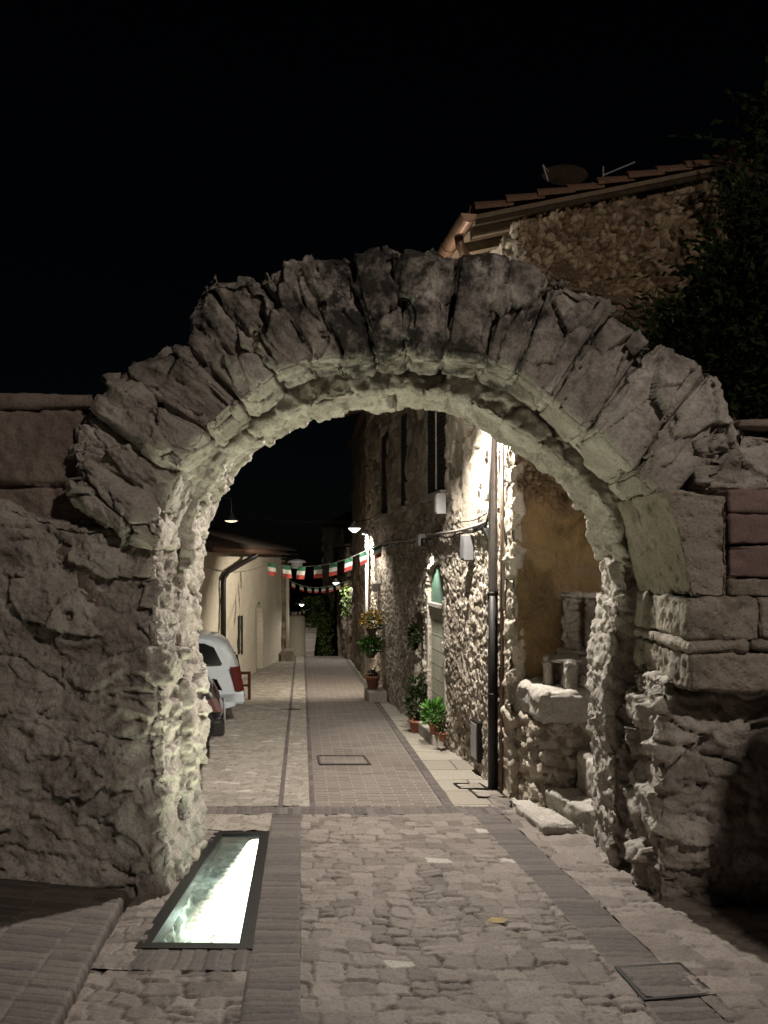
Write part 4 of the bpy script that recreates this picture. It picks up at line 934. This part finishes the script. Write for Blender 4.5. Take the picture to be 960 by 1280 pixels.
# round-cornered pale wall at the end of the left side
t = thing('stone_wall', (-3.0, 25.6, float(g(25.6))), 'pale rounded wall end far down the lane, left of the little steps', 'wall')
m = MB().lathe([(.36, -2.4), (.34, -.6), (.33, ZP(771, 26)), (.2, ZP(771, 26)+.06), (.0, ZP(771, 26)+.07)], (-2.90, 26, 0), 24); m.box(-6, -2.9, 25.7, 26.3, -2.4, ZP(772, 26)); m.build('masonry', M['plaster'], t, True)
# narrow pier with a lit pale pipe at the plaster house's end
t = thing('street_corner', (-2.95, 23.1, float(g(23))), 'dark corner buttress with a pale drainpipe at the end of the plaster house', 'buttress')
block('masonry', boxp(-4.2, -2.86, 23.05, 23.6, -1.8, CZ+.15), (1.3, .5, 3.5), .06, rockfn(730, (.25, .25, .15), .02, .15, .03, .004, None, .006), M['dark'], t)
MB().tube([(-2.79, 23.1, CZ-.1), (-2.79, 23.1, -1.32)], .055, 10).build('drainpipe', M['plaster'], t, True)
block('foot', boxp(-2.9, -2.55, 22.5, 23.0, -1.5, -.95), (.35, .5, .5), .04, rockfn(731, (.2, .2, .2), .01, .1, .0, .004, None, .006), M['dark'], t)
# steps far away
t = thing('stone_steps', (-2.55, 27, -2), 'little flight of pale steps climbing beside the ivy at the lane end', 'steps')
m = MB()
for i in range(9): 
    MB().box(-2.82+i*.0, -2.38, 27+i*.28, 30, -2.4, ZP(826, 26)+.02+i*.17).build('step', M['slab'], t, bevel=.015)

# ================================================================== PLANTS
def leafcloud(c, r, n, L, w, rng, up=.3, shell=.35, droop=0):
    m = MB()
    for _ in range(n):
        d = np.array([rng.gauss(0, 1) for _ in range(3)]); d /= np.linalg.norm(d); k = (shell+(1-shell)*rng.random()**.6)
        p = np.array(c)+d*np.array(r)*k; dd = d+np.array([rng.gauss(0, .5), rng.gauss(0, .5), up+rng.gauss(0, .4)]); nn = np.array([rng.gauss(0, 1), rng.gauss(0, 1), rng.gauss(0, 1)])
        s = rng.uniform(.6, 1.3); m.leaf(p, dd, nn, L*s, w*s)
    return m
def pot(t, x, y, z, r, h, mat='terra'):
    MB().lathe([(0, z), (r*.7, z), (r, z+h*.8), (r*1.12, z+h*.8), (r*1.12, z+h), (r*.95, z+h), (r*.9, z+h*.86), (0, z+h*.86)], (x, y, 0), 20).build('pot', M[mat], t, True)
    MB().lathe([(r*.92, z+h*.87), (0, z+h*.9)], (x, y, 0), 20).build('soil', M['soil'], t)
rp_ = random.Random(31)
def potted(px, py, dpt, r, h, leafr, n, L, w, mat, label, cat='potted plant', zb=None, off=.22, potm='terra'):
    a = fa(px); p = H(a, -off, 0); z = zb if zb is not None else ZP(py, p[1]); t = thing('potted_plant', (p[0], p[1], z), label, cat)
    pot(t, p[0], p[1], z, r, h, potm)
    m = leafcloud((p[0], p[1], z+h+leafr[2]*.75), leafr, n, L, w, rp_, .5, .2)
    for k in range(6): q = rp_.uniform(0, 6.28); m.tube([(p[0], p[1], z+h*.8), (p[0]+.5*leafr[0]*math.cos(q), p[1]+.5*leafr[1]*math.sin(q), z+h+leafr[2]*1.1)], .005, 5)
    m.build('foliage', M[mat], t)
    return t
zst = gnd(nc)+.17
potted(556, 0, 0, .085, .14, (.155, .155, .15), 380, .09, .015, 'leafg', 'bright green bushy plant in a clay pot on the niche doorstep', zb=zst, off=.12)
potted(566, 0, 0, .055, .10, (.07, .07, .08), 60, .06, .010, 'leafd', 'small clay pot with sparse stems next to the bushy plant on the doorstep', zb=zst, off=.13)
# corner with lamp, yellow flowers, hanging green plant and pots at the far end of the house
ye = 15.3
def corner_plant(px, py, r, n, mat, label, flower=None, basket=True, L=.09, w=.02):
    a = fa(px); p = H(a, -.24, 0); z = ZP(py, p[1]); t = thing('hanging_basket', (p[0], p[1], z-r), label, 'hanging basket')
    MB().lathe([(0, z-r*1.35), (r*.35, z-r*1.3), (r*.6, z-r*.7), (r*.62, z-r*.7), (r*.5, z-r*.72), (0, z-r*.8)], (p[0], p[1], 0), 14).build('basket', M['wood'], t)
    MB().tube([H(a, .02, z-r*.7), (p[0], p[1], z-r*.75)], .012, 6).build('bracket', M['blackmetal'], t)
    leafcloud((p[0], p[1], z), (r, r, r*.85), n, L, w, rp_, .3, .1).build('foliage', M[mat], t)
    if flower: leafcloud((p[0], p[1], z+r*.1), (r*1.05, r*1.05, r*.9), 170, .055, .022, rp_, .2, .6).build('flowers', M[flower], t)
corner_plant(481, 776, .19, 110, 'leafivy', 'hanging basket of yellow flowers on the lit corner', 'yellow')
corner_plant(480, 806, .18, 420, 'leafg', 'full green hanging plant below the yellow flowers', None)
a = fa(483); p = H(a, -.25, 0); zf = float(g(p[1]))
t = thing('doorstep', (p[0], p[1], zf), 'stone doorstep block beneath the hanging plants', 'doorstep')
MB().box(a-.3, a+.3, -.36, -.03, zf-.1, zf+.2, H).build('tread', M['slab'], t, bevel=.02)
potted(482.5, 0, 0, .12, .24, (.09, .09, .05), 40, .06, .015, 'leafd', 'wide clay pot of low shoots on the step under the hanging plants', zb=zf+.2, off=.24)
a = fa(526); t = thing('hanging_wreath', H(a, -.09, fz(526, 795)), 'dark round wreath of leaves on the shaded wall beside the niche', 'wreath')
m = MB()
for i in range(170):
    th = rp_.uniform(0, 6.28); rr = .14+rp_.gauss(0, .025); m.leaf(H(a+rr*math.cos(th), -.09+rp_.gauss(0, .03), fz(526, 795)+rr*math.sin(th)), (rp_.gauss(0, 1), rp_.gauss(0, 1), rp_.gauss(0, 1)), (rp_.gauss(0, 1), rp_.gauss(0, 1), .3), .08, .02)
m.build('leaves', M['leafd'], t)
a = fa(527); p = H(a, -.2, 0); z = float(g(p[1])); 
potted(535, 0, 0, .11, .2, (.14, .12, .32), 200, .1, .022, 'leafd', 'dark shrub in a pot against the shaded wall below the wreath', zb=z, off=.15)
# ivy far away
t = thing('ivy', (-2.2, 28.6, -1), 'green ivy hanging down the end house above the little steps', 'ivy')
m = MB()
for i in range(1500):
    zv = rp_.uniform(0, 1); x = -2.35+rp_.gauss(0, .17+.1*zv); m.leaf((x, 28.7+rp_.gauss(0, .12), ZP(828, 28.7)+zv*2.1+.3), (rp_.gauss(0, 1), rp_.gauss(0, 1), -.4), (rp_.gauss(0, 1), -1, .5), .13, .045)
m.build('foliage', M['leafivy'], t)
t = thing('ivy', (-1.03, 23.2, 0), 'thin green creeper on the lit edge of the lower house', 'ivy')
m = MB()
for i in range(260): m.leaf((-1.12+rp_.gauss(0, .06), 23.2+rp_.gauss(0, .05), ZP(770, 23.2)+rp_.uniform(0, .9)), (rp_.gauss(0, 1), rp_.gauss(0, 1), -.4), (rp_.gauss(0, 1), -1, .5), .1, .035)
m.build('foliage', M['leafivy'], t)
# dark tree rising behind the right wall
def tree(name, x, y, label, lobes, n, L, w, trunk):
    t = thing(name, (x, y, float(g(y))), label, 'tree')
    m = MB(); 
    for pts, r0 in trunk: m.tube(pts, [r0*(1-.75*i/(len(pts)-1)) for i in range(len(pts))], 9)
    m.build('trunk', M['bark'], t, True)
    m = MB(); tot = sum(l[1][0]*l[1][2] for l in lobes)
    for c, r in lobes:
        k = int(n*r[0]*r[2]/tot)
        # twigs of leaves
        for _ in range(k//9):
            d = np.array([rp_.gauss(0, 1) for _ in range(3)]); d /= np.linalg.norm(d); p = np.array(c)+d*np.array(r)*(.25+.75*rp_.random()**.5); dirn = d*.6+np.array([rp_.gauss(0, .5), rp_.gauss(0, .5), .4+rp_.gauss(0, .4)])
            for q in range(9):
                m.leaf(p+dirn*q*.035, dirn+np.array([rp_.gauss(0, .8), rp_.gauss(0, .8), rp_.gauss(0, .5)]), (rp_.gauss(0, 1), rp_.gauss(0, 1), 1), L*rp_.uniform(.6, 1.2), w*rp_.uniform(.7, 1.2))
    m.build('crown', M['leafd'], t)
    return t
tree('evergreen_tree', 3.1, 6.0, 'dark leafy tree behind the right wall, hiding the house gable',
     [((2.75, 6.05, CZ+1.55), (.75, .5, .55)), ((3.1, 6.0, CZ+2.15), (.75, .5, .6)), ((2.35, 6.1, CZ+1.3), (.38, .35, .35)), ((3.6, 6.1, CZ+2.7), (.55, .45, .5)), ((3.6, 6, CZ+1.6), (.9, .5, .8)), ((3.2, 6.5, CZ+3.45), (.30, .3, .22)), ((3.7, 6.3, CZ+3.5), (.5, .35, .4))], 26000, .085, .02,
     [([(3.1, 6.0, float(g(6))), (3.12, 6.02, .6), (3.05, 6.0, 1.8), (3.15, 6.05, 3.2), (3.25, 6.15, 4.6)], .12), ([(3.06, 6, 1.7), (2.75, 6.05, 2.5), (2.5, 6.08, 2.9)], .05), ([(3.1, 6, 2.4), (3.5, 6, 3.1)], .05)])
# bare vine stems across the gable
t = thing('vine', H(.0, 1.2, 3), 'bare vine stems crossing the brown gable above the arch', 'vine')
m = MB()
for i in range(7):
    z0_ = ZP(372+i*9, 7.5); m.tube([H(-.10-.02*math.sin(k+i), .25+k*.22+rp_.gauss(0, .02), z0_-.02*k*(.5+i*.15)+.05*math.sin(k*1.2+i)) for k in range(9)], .012, 5)
m.build('stems', M['bark'], t)

# ================================================================== ROOF DISH AND AERIAL
t = thing('satellite_dish', H(.5, .66, RZ(.66)), 'round satellite dish lying low on the tiled roof', 'satellite dish')
c0 = np.array(H(.5, .66, ZP(224, 7.95)))
m = MB(); vs, fs = [], []
for i in range(7):
    r = .23*i/6
    for k in range(24): th = 2*math.pi*k/24; vs.append(c0+np.array((r*math.cos(th), -.12+.9*r*r, .45*r*math.sin(th))))
for i in range(6):
    for k in range(24): fs.append((i*24+k, i*24+(k+1) % 24, (i+1)*24+(k+1) % 24, (i+1)*24+k))
m.add(vs, fs); m.build('dish', M['eave'], t, True)
m = MB(); m.tube([c0+np.array((0, 0, 0)), c0-np.array((0, 0, .42))], .02, 8); m.build('mast', M['greymetal'], t)
m = MB(); m.tube([c0+np.array((-.16, -.08, .02)), c0+np.array((-.24, -.2, .03)), c0+np.array((-.2, -.24, -.14))], .009, 6); m.build('arm', M['greymetal'], t)
t = thing('roof_aerial', H(.6, 1.3, RZ(1.3)), 'thin bent roof aerial right of the dish', 'aerial')
m = MB(); m.tube([H(.5, 1.08, RZ(1.08)-.02), H(.5, 1.08, ZP(208, 8))], .007, 6); m.tube([H(.5, 1.08, ZP(219, 8)), H(.5, 1.42, ZP(201, 8.03))], .007, 6); m.build('rods', M['greymetal'], t)

# ================================================================== BUNTING
def bunting(label, flags, wpx, hpx, ends, dep):
    """flags: image x,y of each flag's top centre; dep(px) gives the string's depth"""
    pts = [W(x, y, dep(x)) for x, y in ends[:1]+flags+ends[1:]]
    t = thing('bunting', pts[0], label, 'bunting')
    MB().tube(pts, .006, 5).build('string', M['cable'], t)
    rb = random.Random(len(flags)+int(wpx*10))
    for (x, y) in flags:
        D = dep(x); p = np.array(W(x, y, D)); w, h = wpx*D/F, hpx*D/F; sk = rb.uniform(-.12, .12); nu, nv = 4, 6; v, f, mi = [], [], []
        i0 = min(range(len(pts)), key=lambda k: abs(pts[k][0]-p[0])); a, b = np.array(pts[max(0, i0-1)]), np.array(pts[min(len(pts)-1, i0+1)]); d = b-a; d[1] *= .35; d /= np.linalg.norm(d)
        dn_ = np.array((sk, rb.uniform(-.15, .15), -1.)); ph = rb.uniform(0, 6)
        for j in range(nv+1):
            for i in range(nu+1): v.append(p+d*(i/nu-.5)*w+dn_*h*j/nv+np.array((0, 1, 0))*.012*math.sin(ph+i*1.6+j*.5)*(j/nv))
        for j in range(nv):
            for i in range(nu): k = j*(nu+1)+i; f.append((k, k+1, k+nu+2, k+nu+1)); mi.append(j//2)
        o = mk('flag', v, f, None, t, True, None, [M['fg'], M['fw'], M['fr']], mi)
bunting('nearest string of green white and red flags across the lane', [(339, 704), (358, 707), (377, 708.5), (397, 707), (416.5, 704), (436, 698), (454, 690), (472.5, 682), (488, 676)], 11.5, 15.5, [(331, 702), (500, 671)], lambda x: 17.3-(x-331)/169*3.6)
bunting('middle string of small flags hanging lower, in shade behind the nearest one', [(367, 728), (377, 732), (386.5, 734), (395.5, 734.5), (404.5, 734), (413.5, 732.5), (422.5, 730), (432, 727)], 5.2, 7, [(358, 724), (441, 722)], lambda x: 23.2)
bunting('farthest faint string of flags above the end steps', [(366, 765), (370, 765), (375, 764.5), (380, 763.5)], 2.6, 3.5, [(361, 765.5), (388, 761)], lambda x: 26.5)

# ================================================================== LAMPS
def light(name, typ, loc, power, col, **kw):
    ld = bpy.data.lights.new(name, typ); ld.energy = power; ld.color = col
    for k, v in kw.items(): setattr(ld, k, v)
    o = bpy.data.objects.new(name, ld); C.objects.link(o); o.location = loc; return o
def aim(o, tgt):
    import mathutils
    o.rotation_euler = (mathutils.Vector(tgt)-o.location).to_track_quat('-Z', 'Y').to_euler()
def pendant(px, py, D, label, r, power, left, right, col=(1, .93, .82), mat='bulb'):
    p = np.array(W(px, py, D)); t = thing('pendant_lamp', tuple(p), label, 'street lamp', 'lamps hung over the lane')
    MB().lathe([(.02, .10), (.05, .085), (r*.6, .05), (r, .0), (r*1.02, -.005), (r*.97, -.006), (r*.55, .04)], p, 20).build('shade', M['greymetal'], t, True)
    MB().lathe([(r*.94, -.004), (r*.75, -.03), (r*.3, -.075), (0, -.085)], p, 18).build('diffuser', M[mat], t, True)
    MB().tube([left, (p+left)/2+np.array((0, 0, -.03)), p+np.array((0, 0, .11)), (p+right)/2+np.array((0, 0, -.03)), right], .007, 5).build('cable', M['blackmetal'], t)
    light('pendant_light', 'SPOT', (p[0], p[1], p[2]-.12), power, col, shadow_soft_size=.1, spot_size=math.radians(140), spot_blend=.6)
pendant(443, 660, 14.6, 'brightest pendant street lamp strung over the lane before the flags', .12, 95, np.array((-3.1, 15.2, CZ+.9)), np.array(H(7.0, 0, CZ+.95)))
pendant(420, 728, 23.6, 'smaller pendant lamp just behind the middle flags', .11, 80, np.array((-2.9, 23.3, CZ-.2)), np.array((-1.0, 23.6, CZ-.3)))
pendant(377, 755, 26.8, 'tiny pendant lamp farthest down the lane', .10, 45, np.array((-4, 27, CZ-.9)), np.array((-1.6, 27, CZ-.9)))
p = np.array(W(289, 651, 11.)); t = thing('wall_lamp', tuple(p), 'dim warm lamp with a shallow shade, up left of the silver car', 'lamp')
MB().lathe([(.02, .12), (.04, .07), (.09, .02), (.10, 0), (.09, 0)], p, 18).build('shade', M['blackmetal'], t, True)
MB().lathe([(.09, .0), (.06, -.015), (0, -.025)], p, 16).build('diffuser', M['bulbdim'], t, True)
MB().tube([p+np.array((0, 0, .12)), p+np.array((0, 0, .3)), p+np.array((-.6, .05, .45)), p+np.array((-2.6, .1, .3))], .012, 6).build('arm', M['blackmetal'], t)
p = np.array(W(371, 703, 22.2)); t = thing('street_lamp', tuple(p), 'wide pale disc street lamp on the plaster house corner, unlit', 'street lamp')
MB().lathe([(.03, .09), (.22, .06), (.26, .02), (.26, -.01), (.16, -.02), (.16, -.14), (.13, -.17), (0, -.17)], p, 22).build('shade', M['white'], t, True)
MB().tube([(-2.95, 22.9, p[2]+.1), (p[0], p[1], p[2]+.12), (p[0], p[1], p[2]+.08)], .02, 8).build('arm', M['blackmetal'], t)
# wall floodlight on the stone house, above the arch's soffit line
al = .72; lp = H(al, -.5, ZP(470, 7.9)); t = thing('wall_lamp', lp, 'bright floodlight on the stone house, hidden behind the arch crown', 'lamp')
MB().lathe([(.05, .16), (.09, .14), (.11, .0), (.10, .0)], lp, 16).build('shade', M['blackmetal'], t, True)
MB().tube([(lp[0], lp[1], lp[2]+.15), H(al, 0, lp[2]+.2)], .015, 6).build('arm', M['blackmetal'], t)
o = light('house_floodlight', 'SPOT', (lp[0], lp[1], lp[2]-.03), 1150, (1, .93, .83), shadow_soft_size=.06, spot_size=math.radians(156), spot_blend=.55); aim(o, (lp[0]-.32, lp[1]-.2, lp[2]-1))
light('house_floodlight_spill', 'POINT', (lp[0], lp[1], lp[2]+.2), 70, (1, .9, .76), shadow_soft_size=.06)
# niche spotlight
a = fa(542); p = H(a, -.13, fz(542, 681)); t = thing('wall_lamp', p, 'small spotlight shining down the niche doorway', 'lamp')
MB().lathe([(.0, .09), (.04, .085), (.05, -.02), (.045, -.02)], p, 14).build('shade', M['blackmetal'], t, True)
MB().tube([(p[0], p[1], p[2]+.07), H(a, 0, p[2]+.09)], .012, 6).build('arm', M['blackmetal'], t)
s = light('niche_spot', 'SPOT', (p[0], p[1], p[2]-.03), 130, (1, .96, .82), shadow_soft_size=.02, spot_size=math.radians(75), spot_blend=.6); aim(s, H(a, .1, gnd(nc)))
# corner lamp at the far end of the house, with its pale pole
a = fa(469); p = H(a, -.2, fz(469, 668)); t = thing('wall_lamp', p, 'corner lamp on a slim white pole above the flower baskets', 'lamp')
MB().lathe([(0, .06), (.06, .05), (.08, 0), (.07, 0)], p, 14).build('shade', M['white'], t, True)
MB().tube([H(a+.3, -.12, p[2]+.1), H(a+.3, -.12, float(g(p[1]))+.0)], .03, 8).build('pole', M['white'], t, True)
MB().tube([H(a+.3, -.12, p[2]+.08), (p[0], p[1], p[2]+.05)], .012, 6).build('arm', M['white'], t)
s = light('corner_spot', 'SPOT', (p[0], p[1], p[2]-.03), 600, (1, .90, .74), shadow_soft_size=.04, spot_size=math.radians(130), spot_blend=.5); aim(s, (-2.2, 18.5, -2.))
p = np.array(W(437.5, 724, 22.85)); t = thing('wall_lamp', tuple(p), 'distant lamp on the lit edge of the lower house down the lane', 'lamp')
MB().lathe([(0, .08), (.08, .06), (.1, 0), (.09, 0)], p, 14).build('shade', M['blackmetal'], t, True); MB().tube([p+np.array((0, 0, .07)), (-.9, 23.2, p[2]+.12)], .012, 6).build('arm', M['blackmetal'], t)
s = light('far_wall_light', 'SPOT', (p[0], p[1], p[2]-.03), 90, (1, .95, .84), shadow_soft_size=.04, spot_size=math.radians(140), spot_blend=.5); aim(s, (p[0]-.1, p[1]-.3, -2))
# floor light's lamp
q = tray(.72, .5); s = light('floor_flood', 'AREA', (q[0], q[1], float(g(q[1]))-.11), 112, (1., .93, .70), shape='RECTANGLE', size=.22, size_y=1.9, spread=math.radians(125)); s.rotation_euler = (math.pi, math.radians(25), 0)
q = tray(.22, .45); light('floor_spill', 'POINT', (q[0], q[1], float(g(q[1]))-.2), 5, (.85, 1., .9), shadow_soft_size=.05)
# street lamp behind the photographer
s = light('street_lamp_light', 'POINT', (3.1, -1.2, 6.2), 770, (1, .86, .745), shadow_soft_size=.12)

# ================================================================== SKY, MOON, CAMERA
w = bpy.data.worlds.new('World'); sc.world = w; w.use_nodes = True; n = w.node_tree.nodes; l = w.node_tree.links
sky = n.new('ShaderNodeTexSky'); sky.sky_type = 'NISHITA'; sky.sun_disc = False; sky.sun_elevation = math.radians(45); sky.sun_rotation = math.radians(160)
l.new(sky.outputs[0], n['Background'].inputs[0]); n['Background'].inputs[1].default_value = .00026
sun = light('moon', 'SUN', (0, 0, 20), .004, (.8, .88, 1), angle=math.radians(.5)); sun.rotation_euler = (math.radians(60), 0, math.radians(20))
cam = bpy.data.cameras.new('camera'); co = bpy.data.objects.new('camera', cam); C.objects.link(co); sc.camera = co
co.location = (0, 0, CZ); co.rotation_euler = (math.radians(90), 0, 0); cam.sensor_width = 36; cam.lens = F/1280*36; cam.shift_y = (HYP-640)/1280; cam.clip_end = 2000; cam.clip_start = .05
sc.view_settings.view_transform = 'Standard'; sc.view_settings.look = 'None'; sc.view_settings.exposure = 0; sc.view_settings.gamma = 1
sc.cycles.use_denoising = True; sc.cycles.max_bounces = 6; sc.cycles.sample_clamp_indirect = 4; sc.cycles.caustics_reflective = False; sc.cycles.caustics_refractive = False
